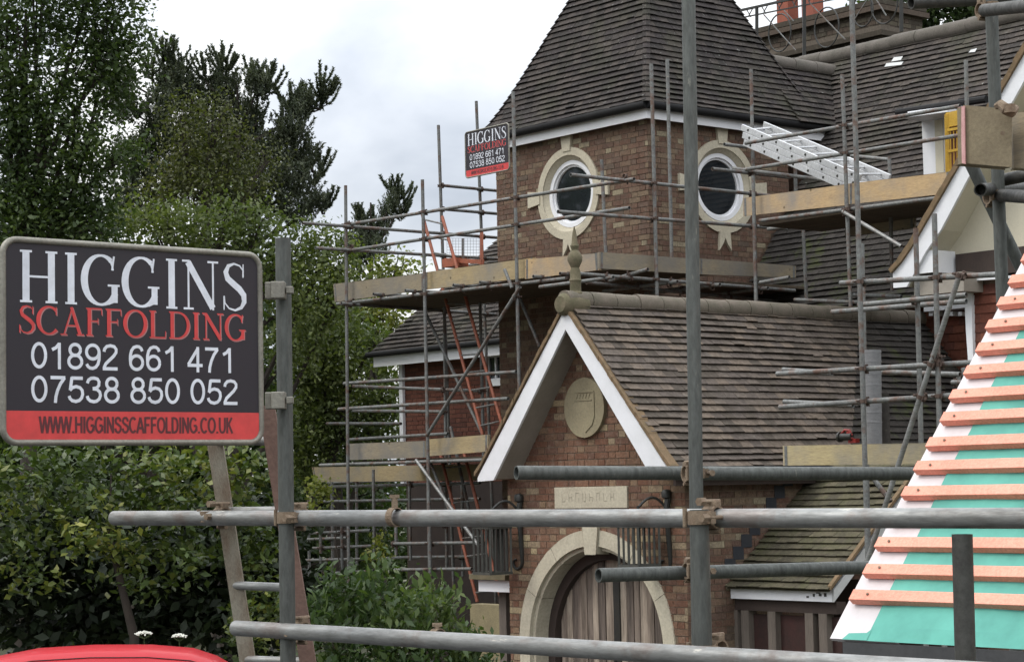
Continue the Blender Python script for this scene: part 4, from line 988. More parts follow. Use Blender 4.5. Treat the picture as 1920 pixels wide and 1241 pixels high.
# upper right scaffold around the platform beside the tower
U2 = 3.6; p2 = ('u', U2)
us = Scaffold('roof_scaffold', W(U2, 2, 0), 'high tube scaffold carrying the platform in front of the main roof valley', M['tube_far'])
us.pole(1579, 140, p2, 1595, 575, down=False); us.pole(1412, 330, p2, 1418, 566, down=False)
for (a, b, c, d) in ((1398, 269, 1800, 199), (1398, 318, 1800, 254), (1425, 414, 1770, 370)): us.px('rail', a, b, fs(p2, .05), c, d)
us.px('rail', 1590, 292, fs(p2, 1.5), 1670, 300); us.pole(1667, 295, fs(p2, 1.4), 1669, 335, down=False); us.pole(1491, 310, fs(p2, 1.2), 1492, 365, down=False)
us.px('rail', 1375, 316, fs(p2, 1.0), 1570, 341); us.pole(1811, 113, fs(p2, .0), 1813, 210, down=False)
us.px('brace', 1580, 397, fs(p2, -.06), 1690, 462, mt=M['tube']); us.pole(1670, 405, fs(p2, 1.0), 1673, 545, down=False); us.px('rail', 1490, 562, fs(p2, .8), 1700, 570); us.px('rail', 1440, 430, fs(p2, .9), 1690, 395)
us.pole(1505, 410, fs(p2, 1.6), 1512, 560, down=False); us.px('rail', 1425, 530, fs(p2, 0), 1480, 520); us.px('rail', 1600, 553, fs(p2, 1.1), 1690, 556)
us.auto(lim=.13)

# ------------------------------------------------------------------ boards
def board(name, corners, plane, mt, label, group='scaffold boards on edge and underfoot', th=.038):
    pts = [pl(x, y, plane) for x, y in corners]; ext = {'u': VB, 'v': VA, 'y': Vector((0, 1, 0))}[plane[0]] * th
    mb = MB(); mb.prism(pts, ext); o = tag(mb.build(name, mt, bevel=.003), label, 'board', group)
    e_ = ext.normalized() * -.003
    for a, b, c, d in ((pts[0], pts[1], pts[3], pts[2]), (pts[1], pts[0], pts[2], pts[3])):
        f0_, f1_ = .02 / (b - a).length, .055 / (b - a).length
        m2 = MB(); m2.prism([a.lerp(b, f0_) + e_, a.lerp(b, f1_) + e_, c.lerp(d, f1_) + e_, c.lerp(d, f0_) + e_], -e_ * .8); m2.build('end_band', M['tube_far'], o)
    return o
board('toe_board', ((625, 533), (795, 512), (795, 543), (628, 566)), fs(A_, .09), M['board_grey'], 'long tan toe board at the left end of the upper tower platform')
board('toe_board', ((797, 511), (1000, 483), (1000, 519), (797, 543)), fs(A_, .09), M['board'], 'pale toe board of the upper platform below the small high sign')
board('toe_board', ((985, 487), (1121, 474), (1123, 506), (985, 523)), fs(A_, .05), M['board_orange'], 'fresh orange pine toe board behind the ball finial')
board('toe_board', ((1124, 473), (1310, 486), (1310, 514), (1124, 503)), fs(B_, .09), M['board_grey'], 'grey toe board round the tower corner right of the ball finial')
board('toe_board', ((1311, 485), (1492, 499), (1492, 521), (1311, 514)), fs(B_, .09), M['board_grey'], 'grey toe board under the right hand round window')
board('toe_board', ((1393, 372), (1590, 345), (1590, 384), (1394, 405)), fs(p2, .09), M['board_orange'], 'pine toe board running from the right round window below the aluminium ladder')
board('toe_board', ((1591, 345), (1782, 322), (1782, 362), (1591, 383)), fs(p2, .09), M['board_orange'], 'pine toe board under the white dormer at the roof valley')
board('toe_board', ((652, 832), (798, 826), (798, 857), (652, 862)), fs(A2, .05), M['board_grey'], 'tan toe board at the left end of the lower platform, above the dark tubes')
board('toe_board', ((799, 824), (915, 815), (915, 846), (799, 855)), fs(A2, .05), M['board'], 'tan toe board of the lower platform running behind the barge board foot')
board('toe_board', ((585, 876), (905, 870), (905, 900), (590, 903)), ('u', UA + 1.4), M['board'], 'lowest tan board with broken left end behind the ladders')
board('toe_board', ((1468, 836), (1780, 830), (1780, 868), (1469, 872)), fs(RP, .5), M['board_cream'], 'pale cream board across the wing eaves, right of the thick upright')
board('toe_board', ((1585, 425), (1714, 408), (1714, 427), (1585, 443)), fs(p2, 1.3), M['board_grey'], 'short tan board end under the valley platform')
def deck(z, u0, u1, v0, v1, along, label, n):
    """flat boards laid side by side"""
    wd = .225; k = 0
    for i in range(n):
        mb = MB()
        if along == 'a': mb.box(W(u0 + i * (wd + .008), v0, z), VB * wd, VA * (v1 - v0), UP * .038)
        else: mb.box(W(u0, v0 + i * (wd + .008), z), VB * (u1 - u0), VA * wd, UP * .038)
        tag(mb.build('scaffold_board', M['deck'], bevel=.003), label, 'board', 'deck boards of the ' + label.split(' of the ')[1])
zA = uvz(pl(900, 533, A_))[2]; zB = uvz(pl(1250, 513, B_))[2]
deck(zA - .02, UA + .18, 0, VBp + .14, LVp + .1, 'a', 'dark underside of a deck board of the upper tower platform', 7)
deck(zB - .065, UA + 1.85, UA + 4.9, VBp + .15, 0, 'b', 'dark underside of a deck board of the right hand tower platform', 5)
deck(uvz(pl(1500, 400, p2))[2] - .05, U2 + .2, 0, uvz(onU(1768, 345, U2))[1], uvz(onU(1402, 390, U2))[1], 'a', 'dark underside of a deck board of the roof valley platform', 5)
deck(uvz(pl(780, 862, A2))[2] - .02, UA + .2, 0, 4.9, LVp + .2, 'a', 'dark underside of a deck board of the lower left platform', 6)

# ------------------------------------------------------------------ ladders
def ladder(name, L0, L1, R0_, R1_, label, mt, rung=.025, stile=.024, n=14, group=None, rmt=None, box=False):
    root = empty(name, Vector(L1), label, 'ladder', group)
    for P, Q in ((L0, L1), (R0_, R1_)):
        mb = MB()
        if box: mb.bar(P, Q, stile * 1.2, stile * 2.4)
        else: mb.tube(P, Q, stile, 12)
        mb.build('stile', mt, root, smooth=not box)
    for k in range(n):
        f = (k + .5) / n; mb = MB(); mb.tube(Vector(L0).lerp(L1, f), Vector(R0_).lerp(R1_, f), rung / 2, 8); mb.build('rung', rmt or mt, root, smooth=True)
    return root
o1 = ('u', UA + .8)
ladder('orange_ladder', pl(790, 396, o1), pl(905, 815, o1), pl(829, 406, o1), pl(944, 805, o1), 'rust orange ladder leaning up through the upper platform', M['orange'], n=13, rmt=M['tube_far'])
ladder('orange_ladder', pl(820, 828, o1), pl(895, 1128, o1), pl(864, 825, o1), pl(939, 1120, o1), 'rust orange ladder rising from the nettles to the lower platform', M['orange'], n=9, rmt=M['tube_far'])
gt = empty('ladder_gate', pl(870, 500, ('u', UA + .9)), 'orange ladder gate with mesh panel on the upper platform', 'gate')
o2 = ('u', UA + .9)
mb = MB(); mb.bar(pl(835, 488, o2), pl(905, 491, o2), .06, .06); mb.bar(pl(903, 430, o2), pl(903, 497, o2), .05, .05); mb.build('frame', M['orange'], gt)
mb = MB(); P, Q = pl(839, 487, o2), pl(873, 503, o2); mb.box(P - VB * .1, AX * .30, VB * .25, UP * -.12); mb.build('latch_box', M['orange'], gt)
mb = MB()
for k in range(12):
    x = 838 + k * 5.5; mb.bar(pl(x, 447, o2), pl(x, 487, o2), .004, .004)
for k in range(8):
    y = 447 + k * 5.5; mb.bar(pl(838, y, o2), pl(900, y, o2), .004, .004)
mb.bar(pl(868, 447, o2), pl(868, 487, o2), .03, .03); mb.build('mesh_panel', M['tube_far'], gt)
# aluminium triple ladder lying across the valley
al = empty('aluminium_ladder', pl(1600, 345, p2), 'silver aluminium extension ladder lying across the scaffold beside the right round window', 'ladder')
Ya, Yb = ('v', 3.9), ('v', 3.9)
n0, n1 = pl(1390, 246, ('y', 27.6)), pl(1612, 341, ('y', 25.4)); f0, f1 = pl(1431, 241, ('y', 28.1)), pl(1667, 341, ('y', 25.9))
dl = (n1 - n0).normalized(); acr = (f0 - n0); nrm_ = dl.cross(acr).normalized()
if nrm_.z < 0: nrm_ = -nrm_
for s3 in range(3):
    off = nrm_ * (-.088 * s3 + .05) + dl * (.06 * s3)
    for P, Q in ((n0, n1), (f0, f1)):
        mb = MB(); mb.bar(P + off, Q + off, .03, .082, up=nrm_); st = mb.build('stile', M['alu'], al, bevel=.004)
    for k in range(8):
        f_ = (k + .5) / 8; mb = MB(); a_, b_ = n0.lerp(n1, f_) + off, f0.lerp(f1, f_) + off; e_ = (b_ - a_).normalized() * .03
        mb.tube(a_ - e_ * .6, b_ + e_ * .6, .014, 8); mb.build('rung', M['tube_pole'] if False else M['alu'], al)
    for k in range(8):
        mb = MB(); f_ = (k + .5) / 8; a_ = n0.lerp(n1, f_) + off; e_ = (f0 - n0).normalized(); mb.tube(a_ - e_ * .024, a_ - e_ * .0135, .017, 8); mb.build('rung_plug', M['tube_dark'], al)
mb = MB(); mb.box(f0 - dl * .02 - nrm_ * .02, dl * .09, acr.normalized() * .05, nrm_ * .09); mb.box(n0 + nrm_ * .02, dl * .06, acr.normalized() * .04, nrm_ * .07); mb.build('end_cap', M['blue'], al)
# yellow gate by the dormer
yg = empty('yellow_gate', pl(1782, 330, p2), 'yellow framed plastic gate beside the white dormer board', 'gate')
mb = MB(); pp = ('u', U2 + .3)
mb.prism([pl(x, y, pp) for x, y in ((1773, 212), (1800, 206), (1800, 234), (1773, 240))], VB * .05); mb.build('panel', M['yellow'], yg)
mb = MB(); mb.bar(pl(1775, 215, pp), pl(1777, 330, pp), .045, .045); mb.bar(pl(1800, 215, pp), pl(1803, 318, pp), .045, .045)
for y in (245, 285, 322): mb.bar(pl(1775, y, pp), pl(1802, y - 5, pp), .03, .03)
for x in (1782, 1788, 1794): mb.bar(pl(x, 246, pp), pl(x + 1, 320, pp), .012, .012)
mb.build('frame', M['yellow'], yg)
# roll and power tool on the right platform
rp_ = fs(RP, .75)
P = pl(1637, 832, rp_); Q = pl(1635, 656, rp_); mb = MB(); r_ = .085
mb.tube(P, Q, r_, 24, hollow=True)
for k in range(7): f_ = random.random(); mb.lathe(P.lerp(Q, f_), [(r_, -.01), (r_ + .003, 0), (r_, .012)], 24)
tag(mb.build('grey_roll', M['roll'], smooth=True), 'grey roll of roofing felt standing upright on the right platform', 'roll')
mb = MB(); P = pl(1658, 832, fs(RP, .95)); mb.tube(P, P + UP * .48, .06, 20, hollow=True); tag(mb.build('short_roll', M['tile_shade'], smooth=True), 'short dark roll standing behind the taller grey roll', 'roll')
tl = empty('power_tool', pl(1590, 832, rp_), 'black and red cordless power tool lying on the cream board', 'tool'); P = pl(1574, 831, rp_)
mb = MB(); mb.tube(P + UP * .06 + AX * .02, P + UP * .06 + AX * .16, .035, 14); mb.tube(P + UP * .06, P + UP * .06 + AX * .02, .05, 14); mb.build('motor', M['iron'], tl)
mb = MB(); mb.box(P + AX * .11 + UP * .0, AX * .09, VB * .06, UP * .04); mb.bar(P + AX * .15 + UP * .03, P + AX * .12 + UP * .11, .035, .035); mb.path([P + AX * .03 + UP * .09, P + AX * .07 + UP * .125, P + AX * .13 + UP * .12, P + AX * .16 + UP * .07], .012, 8); mb.build('handle', M['toolred'], tl)

# ================================================================== SIGNS
def ribbon(mb, pts, y, o=(0, 0), s=(1, 1)):
    """pts (x,z,halfwidth) -> flat stroke at depth y"""
    L_ = []; R_ = []
    for i, (x, z, h) in enumerate(pts):
        a, b = pts[max(i - 1, 0)], pts[min(i + 1, len(pts) - 1)]; dx, dz = (b[0] - a[0]) * s[0], (b[1] - a[1]) * s[1]; l = math.hypot(dx, dz) or 1
        nx, nz = -dz / l, dx / l; X, Z = o[0] + x * s[0], o[1] + z * s[1]; H = h * s[1]
        L_.append((X + nx * H, y, Z + nz * H)); R_.append((X - nx * H, y, Z - nz * H))
    for i in range(len(pts) - 1): mb.face([R_[i], R_[i + 1], L_[i + 1], L_[i]], .5)
def arcp(cx_, cz_, rx, rz, a0, a1, hmax, hmin, n=22):
    out_ = []
    for k in range(n + 1):
        a = radians(a0 + (a1 - a0) * k / n); out_.append((cx_ + rx * cos(a), cz_ + rz * sin(a), hmin + (hmax - hmin) * abs(cos(a)) ** 1.3))
    return out_
TH, TN = .074, .021
def stem(x, h=TH, z0=0, z1=1): return [(x, z0, h), (x, z1, h)]
def serif(x, z, w_=.13): return [(x - w_, z, TN), (x + w_, z, TN)]
G_ARC = arcp(.44, .5, .375, .485, 52, 330, .078, .023, 30)
GLY = {
 'H': (.95, [stem(.2), stem(.75), [(.2, .5, TN), (.75, .5, TN)], serif(.2, .017), serif(.2, .983), serif(.75, .017), serif(.75, .983)]),
 'I': (.46, [stem(.23), serif(.23, .017), serif(.23, .983)]),
 'G': (.92, [G_ARC, [(.69, .70, TN), (.735, .98, TN)], [(.665, .885, .03), (.72, .70, .012)], stem(.745, TH * .92, .06, .40), [(.59, .40, TN), (.86, .40, TN)], [(.745, .10, .03), (.60, .03, .02)]]),
 'N': (.95, [stem(.17, .022), stem(.76, .022), [(.16, .96, .07), (.755, .04, .07)], [(.02, .983, TN), (.2, .983, TN)], serif(.17, .017, .12), serif(.76, .983, .13)]),
 'S': (.68, [[(.55, .70, .012), (.56, .84, .014), (.47, .945, .017), (.33, .98, .022), (.19, .93, .04), (.125, .80, .058), (.17, .67, .066), (.31, .565, .068), (.46, .46, .068), (.565, .34, .066), (.575, .20, .056), (.50, .08, .036), (.35, .02, .022), (.20, .055, .017), (.10, .16, .015), (.08, .31, .013)], [(.555, .98, .012), (.55, .72, .02)], [(.075, .02, .012), (.08, .30, .02)]]),
 'C': (.88, [arcp(.46, .5, .385, .485, 48, 318, .078, .023, 30), [(.735, .98, .014), (.735, .70, .022)], [(.735, .86, .02), (.62, .95, .02)]]),
 'A': (.90, [[(.45, .98, .02), (.14, .02, .02)], [(.42, 1.0, .055), (.74, .02, .062)], [(.23, .34, TN), (.62, .34, TN)], serif(.13, .017, .12), serif(.75, .017, .14)]),
 'F': (.74, [stem(.2), [(.07, .983, TN), (.66, .983, TN)], [(.2, .53, TN), (.52, .53, TN)], [(.655, .983, .014), (.665, .76, .012)], [(.52, .64, .012), (.52, .42, .012)], serif(.2, .017)]),
 'O': (.96, [arcp(.48, .5, .40, .485, 0, 360, .078, .023, 40)]),
 'L': (.78, [stem(.2), [(.07, .017, TN), (.70, .017, TN)], [(.695, .017, .014), (.71, .26, .012)], serif(.2, .983)]),
 'D': (.93, [stem(.2), arcp(.40, .5, .44, .483, -90, 90, .066, .017, 24), [(.07, .983, TN), (.41, .983, TN)], [(.07, .017, TN), (.41, .017, TN)]]),
}
def serif_text(mb, txt, x0, x1, z0, z1, y, gap=.0):
    wid = sum(GLY[c][0] for c in txt); H = z1 - z0; sx_ = (x1 - x0) / wid; x = x0
    for c in txt:
        for i, st in enumerate(GLY[c][1]): ribbon(mb, st, y - i * .00006, (x, z0), (sx_, H))
        x += GLY[c][0] * sx_
SG = {   # plain sans strokes: width, [strokes]; halfwidth filled in later
 '0': (.56, ['o.28.5.20.43']),
 '1': (.56, [[(.12, .72), (.24, .80), (.33, .93)], [(.345, 0), (.345, .985)]]),
 '2': (.56, [[(.075, .70), (.09, .80), (.16, .90), (.28, .935), (.40, .90), (.465, .80), (.46, .68), (.38, .54), (.24, .38), (.13, .25), (.08, .12), (.07, .065)], [(.03, .06), (.505, .06)]]),
 '3': (.56, [[(.07, .74), (.11, .86), (.19, .925), (.28, .935), (.39, .90), (.44, .80), (.43, .66), (.36, .57), (.24, .54)], [(.24, .54), (.37, .52), (.46, .42), (.48, .29), (.44, .16), (.36, .08), (.27, .06), (.16, .09), (.09, .17), (.065, .27)]]),
 '4': (.56, [[(.37, 0), (.37, .99)], [(.385, .95), (.045, .30)], [(.02, .27), (.53, .27)]]),
 '5': (.56, [[(.49, .92), (.14, .92)], [(.155, .95), (.10, .47)], [(.09, .47), (.17, .57), (.28, .61), (.40, .57), (.47, .47), (.485, .33), (.45, .19), (.38, .10), (.27, .06), (.16, .09), (.09, .17), (.065, .26)]]),
 '6': (.56, ['o.285.32.20.26', [(.47, .76), (.44, .86), (.37, .925), (.29, .935), (.19, .89), (.12, .77), (.085, .60), (.08, .45), (.085, .32)]]),
 '7': (.56, [[(.06, .925), (.51, .925)], [(.49, .925), (.36, .70), (.27, .45), (.22, .22), (.205, 0)]]),
 '8': (.56, ['o.28.735.165.205', 'o.28.30.205.24']),
 '9': (.56, ['o.275.675.20.26', [(.08, .22), (.12, .13), (.19, .07), (.27, .06), (.37, .11), (.44, .23), (.475, .40), (.48, .55), (.475, .68)]]),
 ' ': (.28, []), '.': (.28, [[(.14, 0), (.14, .12)]]),
 'W': (.94, [[(.03, 1), (.25, 0)], [(.25, 0), (.47, 1)], [(.47, 1), (.69, 0)], [(.69, 0), (.91, 1)]]),
 'H': (.72, [[(.12, 0), (.12, 1)], [(.60, 0), (.60, 1)], [(.12, .53), (.60, .53)]]),
 'I': (.28, [[(.14, 0), (.14, 1)]]),
 'G': (.78, ['c.40.5.31.44.40.350', [(.42, .47), (.70, .47)], [(.68, .47), (.68, .12)]]),
 'N': (.72, [[(.12, 0), (.12, 1)], [(.60, 0), (.60, 1)], [(.12, .97), (.60, .03)]]),
 'S': (.67, [[(.57, .72), (.52, .86), (.42, .935), (.30, .94), (.18, .89), (.12, .77), (.16, .63), (.30, .55), (.45, .48), (.57, .39), (.59, .25), (.52, .12), (.40, .06), (.27, .06), (.15, .13), (.09, .30)]]),
 'C': (.72, ['c.38.5.30.44.45.315']),
 'A': (.67, [[(.03, 0), (.335, .98)], [(.335, .98), (.64, 0)], [(.14, .32), (.53, .32)]]),
 'F': (.61, [[(.12, 0), (.12, 1)], [(.12, .94), (.57, .94)], [(.12, .51), (.50, .51)]]),
 'O': (.78, ['o.39.5.31.44']),
 'L': (.56, [[(.11, 0), (.11, 1)], [(.11, .06), (.52, .06)]]),
 'D': (.72, [[(.12, 0), (.12, 1)], [(.12, .94), (.32, .94), (.47, .89), (.57, .76), (.61, .5), (.57, .24), (.47, .11), (.32, .06), (.12, .06)]]),
 'U': (.72, [[(.11, 1), (.11, .35), (.15, .18), (.24, .08), (.36, .06), (.48, .08), (.57, .18), (.61, .35), (.61, 1)]]),
 'K': (.67, [[(.12, 0), (.12, 1)], [(.58, 1), (.13, .42)], [(.28, .56), (.62, 0)]]),
}
def sans(txt, x0, x1, z0, z1, y, name, mt, parent, hw=.062):
    wid = sum(SG[c][0] for c in txt); H = z1 - z0; sx_ = (x1 - x0) / wid; x = x0; mb = MB()
    for c in txt:
        for i, st in enumerate(SG[c][1]):
            if isinstance(st, str):
                q = [float('.' + t) if t else 0 for t in st[2:].split('.')]
                if st[0] == 'o': pts = [(q[0] + q[2] * cos(2 * pi * k / 26), q[1] + q[3] * sin(2 * pi * k / 26)) for k in range(27)]
                else: 
                    a0, a1 = [float(t) for t in st[2:].split('.')[4:6]]; pts = [(q[0] + q[2] * cos(radians(a0 + (a1 - a0) * k / 24)), q[1] + q[3] * sin(radians(a0 + (a1 - a0) * k / 24))) for k in range(25)]
            else: pts = st
            ribbon(mb, [(px_, pz_, hw) for px_, pz_ in pts], y - i * .00006 - (ord(c) % 3) * .00003, (x, z0), (sx_, H))
        x += SG[c][0] * sx_
    return mb.build(name, mt, parent)
SW, SH = .863, .585
def rrect(x0, z0, x1, z1, r, y, n=8):
    P = []
    for cx_, cz_, a0 in ((x1 - r, z0 + r, -90), (x1 - r, z1 - r, 0), (x0 + r, z1 - r, 90), (x0 + r, z0 + r, 180)):
        for k in range(n + 1): a = radians(a0 + 90 * k / n); P.append(Vector((cx_ + r * cos(a), y, cz_ + r * sin(a))))
    return P
def make_sign(loc, rz, label):
    root = bpy.data.objects.new('scaffold_sign', None); col.objects.link(root); root.location = loc; root.rotation_euler = (0, 0, rz); root['org'] = (0, 0, 0)
    tag(root, label, 'sign', 'scaffolding company signs')
    r = .05; t_ = .009
    path_ = rrect(t_, t_, SW - t_, SH - t_, r - t_, 0); mb = MB(); mb.path(path_ + [path_[0], path_[1]], t_ * 1.05, 10); fr = mb.build('frame', M['s_frame'], root, smooth=True)
    mb = MB(); mb.prism(rrect(.012, .012, SW - .012, SH - .012, r - .012, -.002), Vector((0, .004, 0))); pn = mb.build('panel', M['s_black'], root)
    zr_ = .098
    mb = MB(); rr = [p for p in rrect(.013, .013, SW - .013, SH - .013, r - .013, -.0026) if p.z < zr_ - .02] 
    pts = sorted([p for p in rr if p.x > SW / 2], key=lambda p: p.z) + [Vector((SW - .013, -.0026, zr_)), Vector((.013, -.0026, zr_))] + sorted([p for p in rr if p.x < SW / 2], key=lambda p: -p.z)
    mb.face(pts); mb.build('red_band', M['s_red'], pn)
    mb = MB(); serif_text(mb, 'HIGGINS', .050, .812, .402, .548, -.0028); mb.build('company_name', M['s_white'], pn)
    mb = MB(); serif_text(mb, 'SCAFFOLDING', .052, .805, .314, .393, -.0033); mb.build('trade_name', M['s_red'], pn)
    mb = MB(); serif_text(mb, 'SCAFFOLDING', .055, .808, .311, .390, -.0025); mb.build('trade_name_edge', flat('sign_pink', (.45, .20, .20)), pn)
    sans('01892 661 471', .09, .765, .216, .292, -.0026, 'phone_number', M['s_white'], pn)
    sans('07538 850 052', .09, .775, .121, .198, -.0026, 'phone_number', M['s_white'], pn)
    sans('WWW.HIGGINSSCAFFOLDING.CO.UK', .118, .752, .036, .083, -.0032, 'web_address', M['s_dark'], pn, .075)
    return root
s1 = make_sign(atY(0, 836, 5.9) - Vector((.0, 0, 0)), TA, 'big black scaffolding sign in the near left foreground')
sp = atY(873, 336, 26.2)
def copy_tree(o, parent=None):
    c = o.copy(); col.objects.link(c); c.parent = parent
    for chd in [x for x in o.children]: copy_tree(chd, c)
    return c
s2 = copy_tree(s1); s2.location = sp; s2.rotation_euler = (0, radians(0), -pi / 2 + TA); s2['label'] = 'small far scaffolding sign high on a pole beside the tower roof'
# sign clamps on the near pole
# ================================================================== NEAR SCAFFOLD
ns = Scaffold('near_scaffold', (0, 5.5, 0), 'near galvanised tube scaffold with thick rails and rusty couplers across the foreground', M['tube'], far=False)
def T(name, a, b, mt=None): return ns.tube(name, atY(*a), atY(*b), mt)
P = atY(530.5, 447, 6.55); Q = atY(540, 1230, 6.55); ns.tube('upright', P, P + (Q - P) * (P.z - .03) / (P.z - Q.z), M['tube_pole'])
P = atY(1311, 955, 5.42); Q = atY(1318, 1230, 5.42); ns.tube('upright', P, P + (Q - P) * (P.z - .03) / (P.z - Q.z), M['tube_pole'])
P = atY(1290, -60, 7.35); Q = atY(1306, 960, 7.30); ns.tube('upright', P, P + (Q - P) * (P.z - .03) / (P.z - Q.z), M['tube_pole'])
T('rail', (214, 971, 7.19), (1960, 971, 4.83)); T('rail', (442, 1177, 6.72), (2000, 1270, 4.50))
T('rail', (968, 886, 7.25), (1800, 888, 7.9), M['tube_pole']); T('rail', (1122, 1078, 7.25), (1700, 1061, 7.9), M['tube_pole'])
P = atY(1804, 1001, 4.98); Q = atY(1810, 1235, 4.98); ns.tube('upright', P, P + (Q - P) * (P.z - .03) / (P.z - Q.z), M['tube_dark'])
P = atY(1856, -60, 8.0); Q = atY(1882, 620, 8.0); ns.tube('upright', P, P + (Q - P) * (P.z - .03) / (P.z - Q.z), M['tube_pole'])
T('rail', (1708, 6, 8.05), (1960, -6, 8.3), M['tube_dark']); T('rail', (1846, 20, 7.94), (1960, 8, 7.2), M['tube_dark'])
T('transom', (1838, 356, 7.8), (1970, 350, 9.4), M['tube_dark']); T('rail', (1868, 366, 8.05), (1970, 372, 7.3), M['tube_dark']); T('rail', (1880, 338, 8.06), (1960, 322, 7.9), M['tube_dark'])
T('brace', (1812, 290, 8.14), (1935, 545, 8.2), M['tube_pole'])
def near_cp(x, y, Y, xd, ydir):
    z_ = UP; x_ = xd.normalized(); y_ = z_.cross(x_)
    if y_.dot(ydir) < 0: x_ = -x_; y_ = -y_
    o = bpy.data.objects.new('coupler', CP['n']); col.objects.link(o); o.parent = ns.root; P = atY(x, y, Y) - ns.root.location
    mtx = Matrix.Identity(4)
    for r_ in range(3): mtx[r_][0] = x_[r_]; mtx[r_][1] = y_[r_]; mtx[r_][2] = z_[r_]; mtx[r_][3] = P[r_]
    o.matrix_basis = mtx
H1 = atY(1960, 971, 4.83) - atY(214, 971, 7.19); H3 = atY(1800, 888, 7.9) - atY(968, 886, 7.25)
near_cp(538, 970, 6.55, H1, Vector((0, 1, 0))); near_cp(541, 1184, 6.55, H1, Vector((0, 1, 0)))
near_cp(392, 968, 6.86, H1, Vector((0, 1, 0))); near_cp(1312, 970, 5.42, H1, Vector((0, 1, 0))); near_cp(1319, 1222, 5.42, H1, Vector((0, 1, 0)))
near_cp(1305, 887, 7.34, H3, Vector((0, 1, 0))); near_cp(1307, 1070, 7.34, H3, Vector((0, 1, 0)))
near_cp(1873, 366, 8.0, H3, Vector((0, 1, 0))); near_cp(1858, 14, 8.0, H3, Vector((0, 1, 0)))
for x, y, Y in ((740, 945, 6.24), (820, 1186, 6.10)):
    mb = MB(); P = atY(x, y, Y); mb.lathe(atY(x, 969 if y < 1000 else 1196, Y) , [(TR + .001, -.012), (TR + .004, -.012), (TR + .004, .012), (TR + .001, .012)], 18, H1); mb.tube(P - UP * .012, P + UP * .022, .009, 8); mb.box(P + UP * .018 - Vector((.014, .008, 0)), (.028, 0, 0), (0, .016, 0), (0, 0, .010)); mb.build('band_clip', M['coupler'], ns.root)
# sign clamps: box brackets on the left upright
for yy in (545, 751):
    P = atY(516, yy, 6.5); mb = MB(); mb.box(P + Vector((-.010, -.03, -.026)), (.042, 0, 0), (0, .055, 0), (0, 0, .052)); mb.box(P + Vector((.034, -.02, -.011)), (.022, 0, 0), (0, .03, 0), (0, 0, .022)); mb.box(P + Vector((-.03, -.012, -.026)), (.02, 0, 0), (0, .03, 0), (0, 0, .052))
    mb.build('sign_clamp', M['s_frame'], ns.root, bevel=.003)
# near ladder
nl = ladder('steel_ladder', atY(399, 800, 6.95), atY(478, 1330, 6.95) , atY(500, 760, 6.80), atY(592, 1330, 6.80), 'rusty steel ladder leaning behind the big sign and near rails', M['ladder_rust'], rung=.026, stile=.021, n=1, box=True)
for chd in list(nl.children):
    if chd.name.startswith('rung'): bpy.data.objects.remove(chd)
st_ = [c for c in nl.children if c.name.startswith('stile')]; st_[1].data.materials[0] = M['ladder_brown']
for (a, b, c, d) in ((424, 958, 522, 957), (440, 1097, 545, 1101), (462, 1236, 570, 1240), (405, 828, 508, 826)):
    mb = MB(); mb.tube(atY(a, b, 6.95), atY(c, d, 6.80), .0135, 12); mb.build('rung', M['tube'], nl, smooth=True)
# near toe board at the right with pink hooped end
tb = empty('near_toe_board', atY(1850, 300, 7.75), 'muddy brown board end with a pink metal band clipped to the near right upright', 'board')
pf = [atY(x, y, Y) for x, y, Y in ((1807, 199, 7.75), (1895, 205, 7.62), (1899, 314, 7.62), (1809, 307, 7.75))]
ex = Vector((.0, .045, 0)) + RV * -.01
mb = MB(); mb.prism(pf, Vector((-.02, .045, 0))); mb.build('board', M['board_brown'], tb, bevel=.003)
pe = [atY(x, y, Y) for x, y, Y in ((1796, 202, 7.80), (1808, 199, 7.735), (1810, 308, 7.735), (1797, 305, 7.80))]
mb = MB(); mb.prism(pe, Vector((.004, .004, 0)))
for k in range(4): P = pe[0].lerp(pe[3], .1 + .27 * k) - Vector((0, .01, 0)) + RV * .012; mb.lathe(P, [(.0, .004), (.007, .002), (.009, -.004)], 8, (0, -1, 0))
mb.build('end_band', M['pink'], tb)
mb = MB(); mb.path([atY(1868, 200, 7.6), atY(1876, 196, 7.58), atY(1886, 205, 7.56), atY(1896, 210, 7.56), atY(1905, 203, 7.6)], [.012, .018, .022, .022, .012], 8); P = atY(1893, 212, 7.55); mb.tube(P, P + UP * .03, .022, 10); mb.tube(atY(1880, 250, 7.62), atY(1880, 250, 7.6), .008, 8); mb.build('board_clip', M['coupler'], tb, smooth=True)
pf = [atY(x, y, Y) for x, y, Y in ((1898, 213, 7.70), (1990, 205, 7.5), (1990, 320, 7.5), (1901, 316, 7.70))]
mb = MB(); mb.prism(pf, Vector((-.0, .038, 0))); tag(mb.build('near_toe_board', M['board'], bevel=.003), 'paler board end continuing out of frame right of the muddy board', 'board')

